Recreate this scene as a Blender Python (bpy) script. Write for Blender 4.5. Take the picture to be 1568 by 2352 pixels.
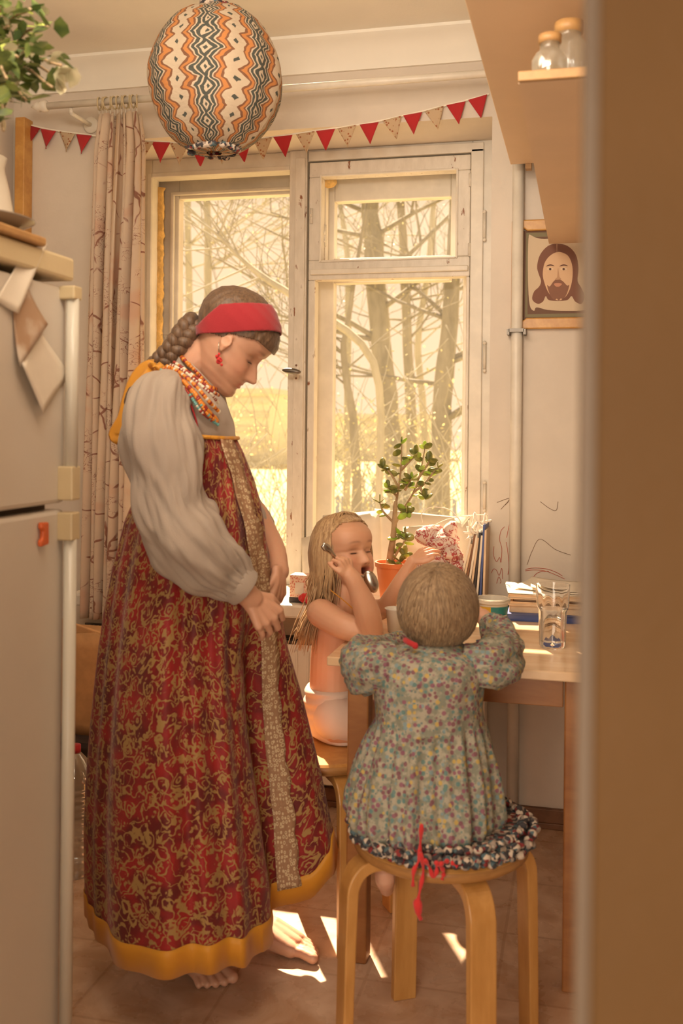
import bpy, bmesh, math, random
from mathutils import Vector, Matrix, noise
random.seed(7)
for o in list(bpy.data.objects): bpy.data.objects.remove(o)
S = bpy.context.scene
C = S.collection
# ------------------------------------------------------------------ camera
FPX, HX, HY = 2287.0, 784.0, 980.0
YAW, ROLL, CH = math.radians(13.7), 0.010, 1.29
Fv = Vector((-math.sin(YAW), math.cos(YAW), 0)); Rv = Vector((math.cos(YAW), math.sin(YAW), 0)); Zv = Vector((0, 0, 1))
Rr = Rv*math.cos(ROLL) + Zv*math.sin(ROLL); Ur = Zv*math.cos(ROLL) - Rv*math.sin(ROLL)
CAM = Vector((0, 0, CH))
cd = bpy.data.cameras.new('camera'); cam = bpy.data.objects.new('camera', cd); C.objects.link(cam)
cam.matrix_world = Matrix(((Rr.x, Ur.x, -Fv.x, 0), (Rr.y, Ur.y, -Fv.y, 0), (Rr.z, Ur.z, -Fv.z, CH), (0, 0, 0, 1)))
cd.sensor_fit = 'VERTICAL'; cd.sensor_height = 36; cd.sensor_width = 24
cd.lens = FPX/2352*36; cd.shift_y = -(1176-HY)/2352
cd.clip_start = 0.05
cd.dof.use_dof = True; cd.dof.focus_distance = 3.1; cd.dof.aperture_fstop = 3.8
S.camera = cam
# ------------------------------------------------------------------ world, sun, added fill lights, exposure
w = bpy.data.worlds.new('sky'); S.world = w; w.use_nodes = True
bg = w.node_tree.nodes['Background']; bg.inputs[0].default_value = (1.0, 0.70, 0.44, 1); bg.inputs[1].default_value = 1.08
def light(name, kind, loc, target, energy, col, **k):
    l = bpy.data.lights.new(name, kind); l.energy = energy; l.color = col
    for a, b in k.items(): setattr(l, a, b)
    o = bpy.data.objects.new(name, l); C.objects.link(o); o.location = loc
    o.rotation_euler = (Vector(target)-Vector(loc)).to_track_quat('-Z', 'Y').to_euler()
    return o
light('sun', 'SUN', (-3, 6, 6), (-3+0.50, 6-1.0, 6-1.12), 22.0, (1.0, 0.76, 0.50), angle=0.012)
light('hall_fill', 'AREA', (-0.40, -1.0, 1.20), (-0.70, 2.2, 0.95), 54, (1.0, 0.825, 0.635), shape='RECTANGLE', size=1.1, size_y=2.0)  # unseen fill added behind the camera to brighten the room
light('kitchen_fill', 'AREA', (-1.0, 1.3, 2.50), (-0.9, 2.6, 0.9), 16, (1.0, 0.82, 0.63), shape='RECTANGLE', size=1.1, size_y=0.7)  # added fill shining down from out of view, no fixture
light('ceiling_fill', 'AREA', (-0.35, 1.15, 2.15), (-0.7, 2.7, 2.9), 19, (1.0, 0.85, 0.67), shape='RECTANGLE', size=0.7, size_y=0.3)  # unseen fill added to lift the ceiling and upper walls
S.view_settings.view_transform = 'Standard'; S.view_settings.look = 'None'
S.view_settings.exposure = 0.0; S.view_settings.gamma = 1.0; S.view_settings.use_curve_mapping = False

# ------------------------------------------------------------------ placement helpers
def ray(px, py):
    return Fv + Rr*((px-HX)/FPX) - Ur*((py-HY)/FPX)
def P(px, py, t): return CAM + ray(px, py)*t
def on_y(px, py, Y): r = ray(px, py); return CAM + r*(Y/r.y)
def on_x(px, py, X): r = ray(px, py); return CAM + r*(X/r.x)
def on_z(px, py, Z): r = ray(px, py); return CAM + r*((Z-CH)/r.z)
def PZ(px, z, t):
    X = (px-HX)/FPX*t - (z-CH)*ROLL
    p = CAM + Fv*t + Rv*X; p.z = z; return p
def lerp(a, b, k): return a+(b-a)*k
def interp(tab, x):
    if x <= tab[0][0]: return tab[0][1]
    for (a, b), (c, d) in zip(tab, tab[1:]):
        if x <= c:
            k = (x-a)/(c-a); k = k*k*(3-2*k)*0.5+k*0.5
            return b+(d-b)*k
    return tab[-1][1]
def spline(pts, n):
    pts = [Vector(p) for p in pts]
    if len(pts) < 3: return [pts[0].lerp(pts[-1], i/(n-1)) for i in range(n)]
    out = []; m = len(pts)-1
    for i in range(n):
        s = i/(n-1)*m; k = min(int(s), m-1); f = s-k
        p1, p2 = pts[k], pts[k+1]; p0 = pts[k-1] if k > 0 else p1*2-p2; p3 = pts[k+2] if k+2 <= m else p2*2-p1
        out.append(0.5*((2*p1)+(p2-p0)*f+(2*p0-5*p1+4*p2-p3)*f*f+(3*p1-p0-3*p2+p3)*f**3))
    return out
# ------------------------------------------------------------------ mesh builder
class MB:
    def __init__(s): s.v = []; s.f = []; s.uv = {}; s.mi = []
    def add(s, vs, fs, uvs=None):
        b = len(s.v); s.v += [Vector(v) for v in vs]; s.f += [tuple(i+b for i in f) for f in fs]
        if uvs:
            for i, u in enumerate(uvs): s.uv[b+i] = u
        return s
    def box(s, lo, hi, rot=None, piv=None):
        lo, hi = Vector(lo), Vector(hi)
        vs = [Vector((x, y, z)) for x in (lo.x, hi.x) for y in (lo.y, hi.y) for z in (lo.z, hi.z)]
        if rot is not None:
            piv = Vector(piv) if piv is not None else (lo+hi)/2
            vs = [rot @ (v-piv)+piv for v in vs]
        return s.add(vs, [(0, 1, 3, 2), (4, 6, 7, 5), (0, 4, 5, 1), (2, 3, 7, 6), (0, 2, 6, 4), (1, 5, 7, 3)])
    def cbox(s, c, d, rot=None):
        c, d = Vector(c), Vector(d)/2; return s.box(c-d, c+d, rot)
    def loft(s, rings, cap=True, closed=True, uvf=None):
        n = len(rings[0]); vs = []; uv = []
        nn = n+1 if (closed and uvf) else n
        for j, r in enumerate(rings):
            rr = list(r)+([r[0]] if nn > n else [])
            for i, p in enumerate(rr):
                vs.append(p)
                if uvf: uv.append(uvf(i, j, p))
        fs = []
        for j in range(len(rings)-1):
            for i in range(nn if (closed and not uvf) else nn-1):
                a = j*nn+i; b = j*nn+(i+1) % nn
                fs.append((a, b, b+nn, a+nn))
        if cap and closed:
            if uvf: pass
            else:
                fs.append(tuple(range(nn))[::-1]); fs.append(tuple(range((len(rings)-1)*nn, len(rings)*nn)))
        return s.add(vs, fs, uv if uvf else None)
    def tube(s, pts, rad, n=10, flat=1.0, up=None, cap=True, twist=0):
        pts = [Vector(p) for p in pts]
        if not isinstance(rad, (list, tuple)): rad = [rad]*len(pts)
        rings = []; prev = None
        for i, p in enumerate(pts):
            d = (pts[min(i+1, len(pts)-1)]-pts[max(i-1, 0)])
            if d.length < 1e-9: d = Vector((0, 0, 1))
            d.normalize()
            if prev is None:
                a = Vector(up) if up is not None else (Vector((0, 0, 1)) if abs(d.z) < .9 else Vector((1, 0, 0)))
            else: a = prev
            if up is not None: a = Vector(up)
            u = (a-d*a.dot(d))
            if u.length < 1e-6: u = d.orthogonal()
            u.normalize(); vv = d.cross(u); prev = u
            r = rad[i]
            rings.append([p+u*(math.cos(2*math.pi*k/n+twist)*r)+vv*(math.sin(2*math.pi*k/n+twist)*r*flat) for k in range(n)])
        return s.loft(rings, cap)
    def capsule(s, pts, rad, n=12):            # tube with round ends
        pts = [Vector(p) for p in pts]
        if not isinstance(rad, (list, tuple)): rad = [rad]*len(pts)
        rad = list(rad)
        d0 = (pts[0]-pts[1]).normalized(); d1 = (pts[-1]-pts[-2]).normalized()
        A = []; AR = []; B = []; BR = []
        for a in (80, 55, 28): A.append(pts[0]+d0*rad[0]*math.sin(math.radians(a))); AR.append(rad[0]*math.cos(math.radians(a)))
        for a in (28, 55, 80): B.append(pts[-1]+d1*rad[-1]*math.sin(math.radians(a))); BR.append(rad[-1]*math.cos(math.radians(a)))
        return s.tube(A+pts+B, AR+rad+BR, n)
    def ell(s, c, r, rot=None, n=16, m=10):
        c = Vector(c); r = (r, r, r) if not isinstance(r, (tuple, list, Vector)) else r
        rings = []
        for j in range(m+1):
            a = -math.pi/2+math.pi*(j+0.0)/m; a = max(-1.5, min(1.5, a))
            ring = []
            for i in range(n):
                b = 2*math.pi*i/n
                q = Vector((r[0]*math.cos(a)*math.cos(b), r[1]*math.cos(a)*math.sin(b), r[2]*math.sin(a)))
                if rot is not None: q = rot @ q
                ring.append(c+q)
            rings.append(ring)
        return s.loft(rings)
    def lathe(s, c, prof, n=32, cap=True):       # prof: (r,z)
        c = Vector(c)
        return s.loft([[c+Vector((r*math.cos(2*math.pi*i/n), r*math.sin(2*math.pi*i/n), z)) for i in range(n)] for r, z in prof], cap)
    def prism(s, poly, d):                       # poly of 3D points extruded by vector d
        n = len(poly); d = Vector(d); a = [Vector(p) for p in poly]
        return s.add(a+[p+d for p in a], [tuple(range(n))[::-1], tuple(range(n, 2*n))]+[(i, (i+1) % n, (i+1) % n+n, i+n) for i in range(n)])
    def torus(s, c, R, r, rot=None, n=24, m=8):
        c = Vector(c); vs = []; fs = []
        for i in range(n):
            a = 2*math.pi*i/n
            for j in range(m):
                b = 2*math.pi*j/m
                q = Vector(((R+r*math.cos(b))*math.cos(a), (R+r*math.cos(b))*math.sin(a), r*math.sin(b)))
                if rot is not None: q = rot @ q
                vs.append(c+q)
                fs.append((i*m+j, ((i+1) % n)*m+j, ((i+1) % n)*m+(j+1) % m, i*m+(j+1) % m))
        return s.add(vs, fs)
def origin(o):
    v = Vector((0, 0, 0))
    while o is not None: v += o.location; o = o.parent
    return v
def obj(name, mb, mat, parent=None, smooth=False, bevel=0, org=None, auto=False, solid=0, sub=0):
    if org is None and parent is None and len(mb.v):
        xs = [v.x for v in mb.v]; ys = [v.y for v in mb.v]; zs = [v.z for v in mb.v]
        org = Vector(((min(xs)+max(xs))/2, (min(ys)+max(ys))/2, min(zs)))
    base = origin(parent) if parent is not None else Vector(org)
    me = bpy.data.meshes.new(name)
    me.from_pydata([tuple(v-base) for v in mb.v], [], mb.f)
    if mb.uv:
        uvl = me.uv_layers.new(name='uv')
        for l in me.loops: uvl.data[l.index].uv = mb.uv.get(l.vertex_index, (0, 0))
    me.validate(); me.update()
    bm = bmesh.new(); bm.from_mesh(me); bmesh.ops.recalc_face_normals(bm, faces=bm.faces); bm.to_mesh(me); bm.free()
    if smooth:
        for p in me.polygons: p.use_smooth = True
        if auto: me.set_sharp_from_angle(angle=math.radians(38))
    o = bpy.data.objects.new(name, me); C.objects.link(o)
    if parent is not None: o.parent = parent
    else: o.location = base
    if isinstance(mat, (list, tuple)):
        for m in mat: me.materials.append(m)
    else: me.materials.append(mat)
    if solid: m = o.modifiers.new('s', 'SOLIDIFY'); m.thickness = solid; m.offset = 0
    if bevel: m = o.modifiers.new('b', 'BEVEL'); m.width = bevel; m.segments = 2; m.limit_method = 'ANGLE'; m.angle_limit = math.radians(40)
    if sub: m = o.modifiers.new('u', 'SUBSURF'); m.levels = sub; m.render_levels = sub
    return o
def tag(o, label, cat, group=None, kind=None):
    if label: o['label'] = label
    if cat: o['category'] = cat
    if group: o['group'] = group
    if kind: o['kind'] = kind
    return o
def empty(name, loc, label=None, cat=None, group=None, kind=None):
    o = bpy.data.objects.new(name, None); C.objects.link(o); o.location = Vector(loc); o.empty_display_size = 0.05
    return tag(o, label, cat, group, kind)
def fuse(name, mb, mat, parent, voxel=0.0035, smooth_it=3, colour=None):
    t = obj('temp_shell', mb, mat, None)
    base = Vector(t.location)
    m = t.modifiers.new('r', 'REMESH'); m.mode = 'VOXEL'; m.voxel_size = voxel
    if smooth_it: m = t.modifiers.new('sm', 'SMOOTH'); m.factor = 0.5; m.iterations = smooth_it
    dg = bpy.context.evaluated_depsgraph_get(); dg.update()
    me = bpy.data.meshes.new_from_object(t.evaluated_get(dg))
    bpy.data.objects.remove(t)
    off = base-origin(parent)
    if colour:
        ca = me.color_attributes.new('tint', 'FLOAT_COLOR', 'POINT')
        for v in me.vertices:
            ca.data[v.index].color = (*colour(v.co+base), 1)
    for v in me.vertices: v.co += off
    for p in me.polygons: p.use_smooth = True
    me.name = name
    o = bpy.data.objects.new(name, me); C.objects.link(o); o.parent = parent
    if not me.materials: me.materials.append(mat)
    return o

# ------------------------------------------------------------------ materials
def srgb(r, g, b):
    f = lambda c: (c/255/12.92) if c/255 <= .04045 else ((c/255+.055)/1.055)**2.4
    return (f(r), f(g), f(b), 1)
class NT:
    def __init__(s, name, col=(.8, .8, .8, 1), rough=.6, **k):
        s.m = bpy.data.materials.new(name); s.m.use_nodes = True; s.t = s.m.node_tree
        s.b = s.t.nodes['Principled BSDF']; s.out = s.t.nodes['Material Output']
        s.b.inputs['Base Color'].default_value = col; s.b.inputs['Roughness'].default_value = rough
        for a, b in k.items(): s.b.inputs[a.replace('_', ' ')].default_value = b
    def n(s, kind, ins=None, **k):
        n = s.t.nodes.new(kind)
        for a, b in k.items(): setattr(n, a, b)
        for a, b in (ins or {}).items():
            if isinstance(b, bpy.types.NodeSocket): s.t.links.new(b, n.inputs[a])
            else: n.inputs[a].default_value = b
        return n
    def link(s, a, b): s.t.links.new(a, b)
    def math(s, op, a, b=None, c=None, clamp=False):
        n = s.t.nodes.new('ShaderNodeMath'); n.operation = op; n.use_clamp = clamp
        for i, x in enumerate((a, b, c)):
            if x is None: continue
            if isinstance(x, bpy.types.NodeSocket): s.link(x, n.inputs[i])
            else: n.inputs[i].default_value = x
        return n.outputs[0]
    def ss(s, x, a, b):     # smoothstep
        n = s.n('ShaderNodeMapRange', {'Value': x, 'From Min': a, 'From Max': b}, interpolation_type='SMOOTHSTEP'); return n.outputs[0]
    def mix(s, fac, a, b, mode='MIX'):
        n = s.t.nodes.new('ShaderNodeMix'); n.data_type = 'RGBA'; n.blend_type = mode; n.clamp_factor = True
        for i, x in ((0, fac), (6, a), (7, b)):
            if isinstance(x, bpy.types.NodeSocket): s.link(x, n.inputs[i])
            else: n.inputs[i].default_value = x
        return n.outputs[2]
    def coord(s, which='Object', scale=(1, 1, 1), rot=(0, 0, 0)):
        tc = s.n('ShaderNodeTexCoord'); mp = s.n('ShaderNodeMapping', {'Vector': tc.outputs[which], 'Scale': scale, 'Rotation': rot}); return mp.outputs[0]
    def noise(s, vec, scale, detail=3, rough=.5, dist=0):
        return s.n('ShaderNodeTexNoise', {'Vector': vec, 'Scale': scale, 'Detail': detail, 'Roughness': rough, 'Distortion': dist})
    def bump(s, h, strength=.3, dist=.01):
        n = s.n('ShaderNodeBump', {'Height': h, 'Strength': strength, 'Distance': dist}); s.link(n.outputs[0], s.b.inputs['Normal']); return s
    def col(s, c): s.link(c, s.b.inputs['Base Color']); return s
def paint(name, col, rough=.55, var=.06, scale=6, bump=.1, bs=60):
    a = NT(name, col, rough); v = a.coord()
    n = a.noise(v, scale, 4, .6).outputs[0]
    dark = tuple(c*(1-var*3) for c in col[:3])+(1,)
    a.col(a.mix(a.ss(n, .35, .7), dark, col)); a.bump(a.noise(v, bs, 3).outputs[0], bump, .004)
    return a.m
def wood(name, c1, c2, rough=.4, scale=(1, 1, 1), gs=14):
    a = NT(name, c1, rough); v = a.coord('Object', scale)
    n = a.noise(v, gs, 5, .6, .6).outputs[0]; n2 = a.noise(v, gs*5, 2, .5).outputs[0]
    f = a.math('ADD', a.math('MULTIPLY', n, .75), a.math('MULTIPLY', n2, .25))
    a.col(a.mix(a.ss(f, .36, .64), c1, c2)); a.bump(f, .06, .003)
    return a.m
def glassy(name, gloss=.07, haze=.05, tint=(1, 1, 1, 1), streaky=False):
    a = NT(name); t = a.t
    tr = a.n('ShaderNodeBsdfTransparent', {'Color': tint}); gl = a.n('ShaderNodeBsdfGlossy', {'Roughness': .03, 'Color': (1, 1, 1, 1)})
    df = a.n('ShaderNodeBsdfTranslucent', {'Color': (.95, .9, .8, 1)})
    m1 = a.n('ShaderNodeMixShader', {0: gloss, 1: tr.outputs[0], 2: gl.outputs[0]})
    m2 = a.n('ShaderNodeMixShader', {0: haze, 1: m1.outputs[0], 2: df.outputs[0]})
    if streaky:
        nn = a.noise(a.coord('Object', (3, 3, 1.2)), 9, 4, .6).outputs[0]
        a.link(a.math('MULTIPLY', a.ss(nn, .3, .8), haze*2.2), m2.inputs[0])
    a.link(m2.outputs[0], a.out.inputs[0]); return a.m
def cloth(name, col, rough=.85, trans=0.0, bump=.25, bs=500, tcol=None, sheen=.2):
    a = NT(name, col, rough, Sheen_Weight=sheen); v = a.coord()
    a.bump(a.noise(v, bs, 2).outputs[0], bump, .0015)
    if trans: translucent(a, trans, tcol or col)
    return a.m
def translucent(a, trans, col):
    tl = a.n('ShaderNodeBsdfTranslucent')
    if isinstance(col, bpy.types.NodeSocket): a.link(col, tl.inputs[0])
    else: tl.inputs[0].default_value = col
    m = a.n('ShaderNodeMixShader', {0: trans, 1: a.b.outputs[0], 2: tl.outputs[0]}); a.link(m.outputs[0], a.out.inputs[0])
    return a.m

M = {}
M['wall'] = paint('wall_paint', (.70, .62, .53, 1), .8, .03, 3, .12, 90)
M['ceil'] = paint('ceiling_paint', (.88, .84, .75, 1), .85, .02, 2, .08, 120)
M['white'] = paint('white_gloss_paint', (.78, .72, .62, 1), .38, .05, 7, .1, 40)
M['hall'] = paint('hall_door_paint', (.105, .054, .018, 1), .55, .06, 2, .15, 150)
M['hall'].node_tree.nodes['Principled BSDF'].inputs['Specular IOR Level'].default_value = .12
M['jamb'] = paint('door_jamb_paint', (.145, .098, .062, 1), .5, .05, 3, .1, 60)
# chipped white paint on the old window
a = NT('chipped_white_paint', (.72, .66, .57, 1), .42); v = a.coord('Object', (3.0, 3.0, 1.0))
n1 = a.noise(v, 11, 5, .65, .3).outputs[0]; n2 = a.noise(a.coord('Object', (1, 1, .35)), 40, 4, .6).outputs[0]
chip = a.ss(n1, .652, .668)
base = a.mix(a.ss(n2, .3, .75), (.66, .60, .51, 1), (.76, .70, .61, 1)); base = a.mix(a.ss(n2, .66, .72), base, (.42, .34, .26, 1))
a.col(a.mix(chip, base, (.27, .10, .04, 1))); a.bump(a.math('SUBTRACT', a.math('MULTIPLY', n2, .2), chip), .5, .002); M['chip'] = a.m
# floor : warm lino with big faint squares
a = NT('lino_floor', (.4, .26, .17, 1), .26); v = a.coord()
n = a.noise(v, 7, 6, .65, .8).outputs[0]
c = a.mix(a.ss(n, .3, .72), (.54, .34, .21, 1), (.76, .56, .42, 1))
br = a.n('ShaderNodeTexBrick', {'Vector': v, 'Color1': (1, 1, 1, 1), 'Color2': (.88, .84, .8, 1), 'Mortar': (.72, .64, .56, 1), 'Scale': 1.0, 'Mortar Size': .004, 'Brick Width': .30, 'Row Height': .30}); br.offset = 0
a.col(a.mix(.75, c, br.outputs[0], 'MULTIPLY')); a.bump(a.noise(v, 5, 3).outputs[0], .08, .01)
a.link(a.math('ADD', a.math('MULTIPLY', a.noise(v, 14, 4).outputs[0], .25), .16), a.b.inputs['Roughness']); M['floor'] = a.m
M['birch'] = wood('birch_varnish', (.44, .21, .055, 1), (.56, .29, .09, 1), .32, (1, 1, .18))
M['birch_edge'] = wood('birch_edge', (.34, .16, .05, 1), (.42, .21, .07, 1), .35, (1, 1, 6))
M['table'] = wood('table_veneer', (.70, .47, .28, 1), (.78, .56, .36, 1), .2, (.25, 1.6, 1))
M['table_dark'] = wood('table_apron', (.27, .10, .028, 1), (.34, .14, .042, 1), .4, (.3, 1, 1))
M['frame'] = wood('oak_frame', (.50, .24, .06, 1), (.62, .33, .09, 1), .35, (1, 1, 1))
M['shelf'] = paint('shelf_laminate', (.72, .52, .34, 1), .5, .02, 4)
M['shelf_edge'] = wood('shelf_edge', (.36, .19, .07, 1), (.45, .25, .09, 1), .5)
M['brown'] = wood('brown_skirting', (.16, .07, .03, 1), (.22, .10, .045, 1), .5)
M['glass_out'] = glassy('veiled_window_glass', .002, .012)  # translucent veil mixed in so the panes glow faintly
M['glass_in'] = glassy('inner_window_glass', .002, .004)
M['fridge'] = paint('fridge_enamel', (.66, .60, .52, 1), .35, .02, 2, .04, 200)
M['fridge_trim'] = paint('fridge_trim', (.66, .62, .53, 1), .3, .02, 4)
M['fridge_yellow'] = paint('aged_plastic', (.62, .50, .30, 1), .4, .03, 4)
M['gasket'] = paint('dark_gasket', (.12, .08, .05, 1), .7)
M['metal'] = NT('steel', (.55, .5, .43, 1), .22, Metallic=1.0).m
M['darkmetal'] = NT('dark_metal', (.16, .14, .12, 1), .4, Metallic=.8).m
M['red'] = cloth('red_felt', (.55, .03, .035, 1), .9, .25, .3, 300)
M['ribbon_white'] = cloth('white_ribbon', (.85, .78, .66, 1), .8)
M['ochre'] = cloth('ochre_satin', (.78, .36, .03, 1), .5, .25)
M['linen'] = cloth('linen', (.45, .37, .305, 1), .9, .12, .45, 420)
M['headband'] = cloth('headband_felt', (.33, .02, .028, 1), .95, 0, .5, 350)
M['hair'] = None
def hairmat(name, c1, c2, axis=(60, 60, 3)):
    a = NT(name, c1, .45, Sheen_Weight=.1); v = a.coord('Object', axis)
    n = a.noise(v, 4, 4, .6).outputs[0]
    a.col(a.mix(a.ss(n, .3, .7), c1, c2)); a.bump(n, .35, .003); return a.m
M['hair_brown'] = hairmat('brown_hair', (.075, .04, .022, 1), (.17, .095, .05, 1))
M['hair_fair'] = hairmat('fair_hair', (.36, .21, .10, 1), (.62, .42, .22, 1), (40, 40, 4))
M['hair_baby'] = hairmat('blond_hair', (.24, .145, .075, 1), (.40, .27, .15, 1), (50, 50, 5))
a = NT('skin', (.7, .4, .28, 1), .48, Subsurface_Weight=.18, Subsurface_Scale=.02)
a.b.inputs['Subsurface Radius'].default_value = (1.0, .35, .18)
at = a.n('ShaderNodeAttribute', attribute_name='tint'); n = a.noise(a.coord(), 90, 3).outputs[0]
a.col(a.mix(a.math('MULTIPLY', n, .25), at.outputs[0], (.62, .26, .16, 1))); a.bump(a.noise(a.coord(), 220, 3).outputs[0], .12, .001); M['skin'] = a.m
M['lash'] = NT('lash_brown', (.05, .025, .015, 1), .7).m
M['nail'] = NT('nail', (.72, .45, .36, 1), .3).m
# brocade for the sarafan
def brocade(name, red=(.34, .012, .012, 1), gold=(.40, .235, .075, 1), dark=(.13, .007, .007, 1), trans=.10):
    a = NT(name, red, .62, Sheen_Weight=.15); uv = a.coord('UV')
    nz = a.noise(uv, 30, 2, .5); vv = a.n('ShaderNodeVectorMath', {0: nz.outputs[1], 1: (.5, .5, .5)}, operation='SUBTRACT')
    vs = a.n('ShaderNodeVectorMath', {0: vv.outputs[0]}, operation='SCALE'); vs.inputs['Scale'].default_value = .028
    q = a.n('ShaderNodeVectorMath', {0: uv, 1: vs.outputs[0]}, operation='ADD').outputs[0]
    vo = a.n('ShaderNodeTexVoronoi', {'Vector': q, 'Scale': 24.0, 'Randomness': .6})
    d = vo.outputs['Distance']
    ring = a.math('SUBTRACT', 1.0, a.ss(a.math('ABSOLUTE', a.math('SUBTRACT', d, .42)), .035, .075))
    ring2 = a.math('SUBTRACT', 1.0, a.ss(a.math('ABSOLUTE', a.math('SUBTRACT', d, .19)), .025, .055))
    # break rings into arcs and crescents
    dl = a.n('ShaderNodeVectorMath', {0: q, 1: vo.outputs['Position']}, operation='SUBTRACT')
    brk = a.ss(a.noise(q, 42, 1).outputs[0], .42, .48); brk2 = a.ss(a.noise(q, 36, 1).outputs[0], .45, .51)
    vines = a.math('SUBTRACT', 1.0, a.ss(a.math('ABSOLUTE', a.math('SUBTRACT', a.noise(q, 20, 1, .4, .8).outputs[0], .5)), .014, .030))
    vo2 = a.n('ShaderNodeTexVoronoi', {'Vector': q, 'Scale': 70.0, 'Randomness': .9})
    leaf = a.math('MULTIPLY', a.math('SUBTRACT', 1.0, a.ss(vo2.outputs['Distance'], .26, .36)), a.ss(a.noise(uv, 34, 1).outputs[0], .47, .53))
    f = a.math('MAXIMUM', a.math('MULTIPLY', ring, brk), a.math('MULTIPLY', ring2, brk2)); f = a.math('MAXIMUM', f, vines); f = a.math('MAXIMUM', f, leaf)
    n2 = a.noise(uv, 12, 3).outputs[0]
    base = a.mix(a.ss(n2, .35, .65), dark, red)
    c = a.mix(f, base, gold); a.col(c); a.bump(f, .25, .002)
    translucent(a, trans, c); return a.m
M['brocade'] = brocade('red_gold_brocade')
# lace
a = NT('gold_lace', (.55, .36, .2, 1), .7); uv = a.coord('UV')
vo = a.n('ShaderNodeTexVoronoi', {'Vector': uv, 'Scale': 60.0, 'Randomness': .5})
f = a.ss(a.math('ABSOLUTE', a.math('SUBTRACT', vo.outputs['Distance'], .33)), .05, .14)
a.col(a.mix(f, (.64, .50, .31, 1), (.36, .20, .11, 1))); a.bump(vo.outputs['Distance'], .5, .003); M['lace'] = a.m
# toddler floral
def floral(name):
    a = NT(name, (.6, .55, .45, 1), .85); v = a.coord('Object')
    v0 = a.n('ShaderNodeTexVoronoi', {'Vector': v, 'Scale': 92.0, 'Randomness': .8})
    v1 = a.n('ShaderNodeTexVoronoi', {'Vector': a.coord('Object', (1, 1, 1), (.6, .4, .2)), 'Scale': 120.0, 'Randomness': 1})
    r = a.n('ShaderNodeSeparateColor', {0: v0.outputs['Color']}).outputs[0]
    cr = a.n('ShaderNodeValToRGB', {0: r}); e = cr.color_ramp; e.interpolation = 'CONSTANT'
    cols = [(0, (.20, .06, .09, 1)), (.3, (.10, .22, .22, 1)), (.48, (.55, .38, .10, 1)), (.62, (.26, .08, .14, 1)), (.85, (.20, .30, .33, 1))]
    e.elements[0].color = cols[0][1]; e.elements[1].position = cols[1][0]; e.elements[1].color = cols[1][1]
    for p_, c_ in cols[2:]: x = e.elements.new(p_); x.color = c_
    m0 = a.math('SUBTRACT', 1.0, a.ss(v0.outputs['Distance'], .36, .48))
    r1 = a.n('ShaderNodeSeparateColor', {0: v1.outputs['Color']}).outputs[1]
    m1 = a.math('MULTIPLY', a.math('SUBTRACT', 1.0, a.ss(v1.outputs['Distance'], .22, .36)), a.ss(r1, .4, .5))
    nb0 = a.noise(v, 75, 3).outputs[0]; base = a.mix(m1, a.mix(a.ss(nb0, .42, .58), (.40, .36, .28, 1), (.24, .245, .19, 1)), (.15, .21, .20, 1))
    c = a.mix(a.math('MULTIPLY', m0, .85), base, cr.outputs[0]); a.col(c); a.bump(a.noise(v, 60, 3).outputs[0], .5, .004)
    translucent(a, .1, c); return a.m
M['floral'] = floral('small_flower_cotton')
# curtain print
a = NT('printed_curtain', (.7, .55, .42, 1), .9); uv = a.coord('UV')
nz = a.noise(uv, 5, 3).outputs[1]
q = a.mix(.12, uv, nz)
vo = a.n('ShaderNodeTexVoronoi', {'Vector': q, 'Scale': 7.0}, feature='DISTANCE_TO_EDGE')
line = a.math('SUBTRACT', 1.0, a.ss(vo.outputs['Distance'], .012, .03)); br = a.ss(a.noise(uv, 9, 2).outputs[0], .47, .55)
n3 = a.noise(uv, 30, 2, .5, 1.5).outputs[0]; fine = a.math('SUBTRACT', 1.0, a.ss(a.math('ABSOLUTE', a.math('SUBTRACT', n3, .5)), .008, .02))
f = a.math('MAXIMUM', a.math('MULTIPLY', line, br), a.math('MULTIPLY', fine, a.ss(a.noise(uv, 5, 2).outputs[0], .52, .58)))
blot = a.ss(a.noise(uv, 6, 2).outputs[0], .56, .68)
c = a.mix(a.math('MULTIPLY', blot, .35), (.90, .79, .66, 1), (.80, .48, .32, 1)); c = a.mix(a.math('MULTIPLY', f, .8), c, (.38, .13, .07, 1))
a.col(c); translucent(a, .58, c); M['curtain'] = a.m
# zigzag lampshade
a = NT('zigzag_fabric', (.6, .5, .4, 1), .85); tc = a.n('ShaderNodeTexCoord'); sp = a.n('ShaderNodeSeparateXYZ', {0: tc.outputs['UV']})
U, V = sp.outputs[0], sp.outputs[1]
wob = a.math('MULTIPLY', a.math('SUBTRACT', a.noise(tc.outputs['UV'], 14, 2).outputs[0], .5), .05)
tri = a.math('PINGPONG', a.math('MULTIPLY', V, 13.0), .5)          # 0..0.5
up = a.math('FRACT', a.math('MULTIPLY', a.math('ADD', U, wob), 7.0))
sym = a.math('ABSOLUTE', a.math('SUBTRACT', up, .5))               # 0 at column centre .. .5
zz = a.math('ADD', sym, a.math('MULTIPLY', tri, .26))
cr = a.n('ShaderNodeValToRGB', {0: zz}); e = cr.color_ramp; e.interpolation = 'CONSTANT'
cream, teal, orange, brown = (.60, .49, .36, 1), (.035, .055, .05, 1), (.56, .21, .05, 1), (.20, .075, .03, 1)
seq = [(0, teal), (.035, cream), (.085, teal), (.15, cream), (.18, teal), (.245, cream), (.275, brown), (.315, orange), (.385, brown), (.43, cream), (.585, teal)]
e.elements[0].color = seq[0][1]; e.elements[0].position = 0; e.elements[1].position = seq[1][0]; e.elements[1].color = seq[1][1]
for p_, c_ in seq[2:]: x = e.elements.new(p_); x.color = c_
a.col(a.mix(a.math('MULTIPLY', a.noise(tc.outputs['UV'], 90, 2).outputs[0], .25), cr.outputs[0], (.35, .25, .18, 1))); a.bump(a.noise(tc.outputs['UV'], 60, 3).outputs[0], .6, .004)
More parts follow.
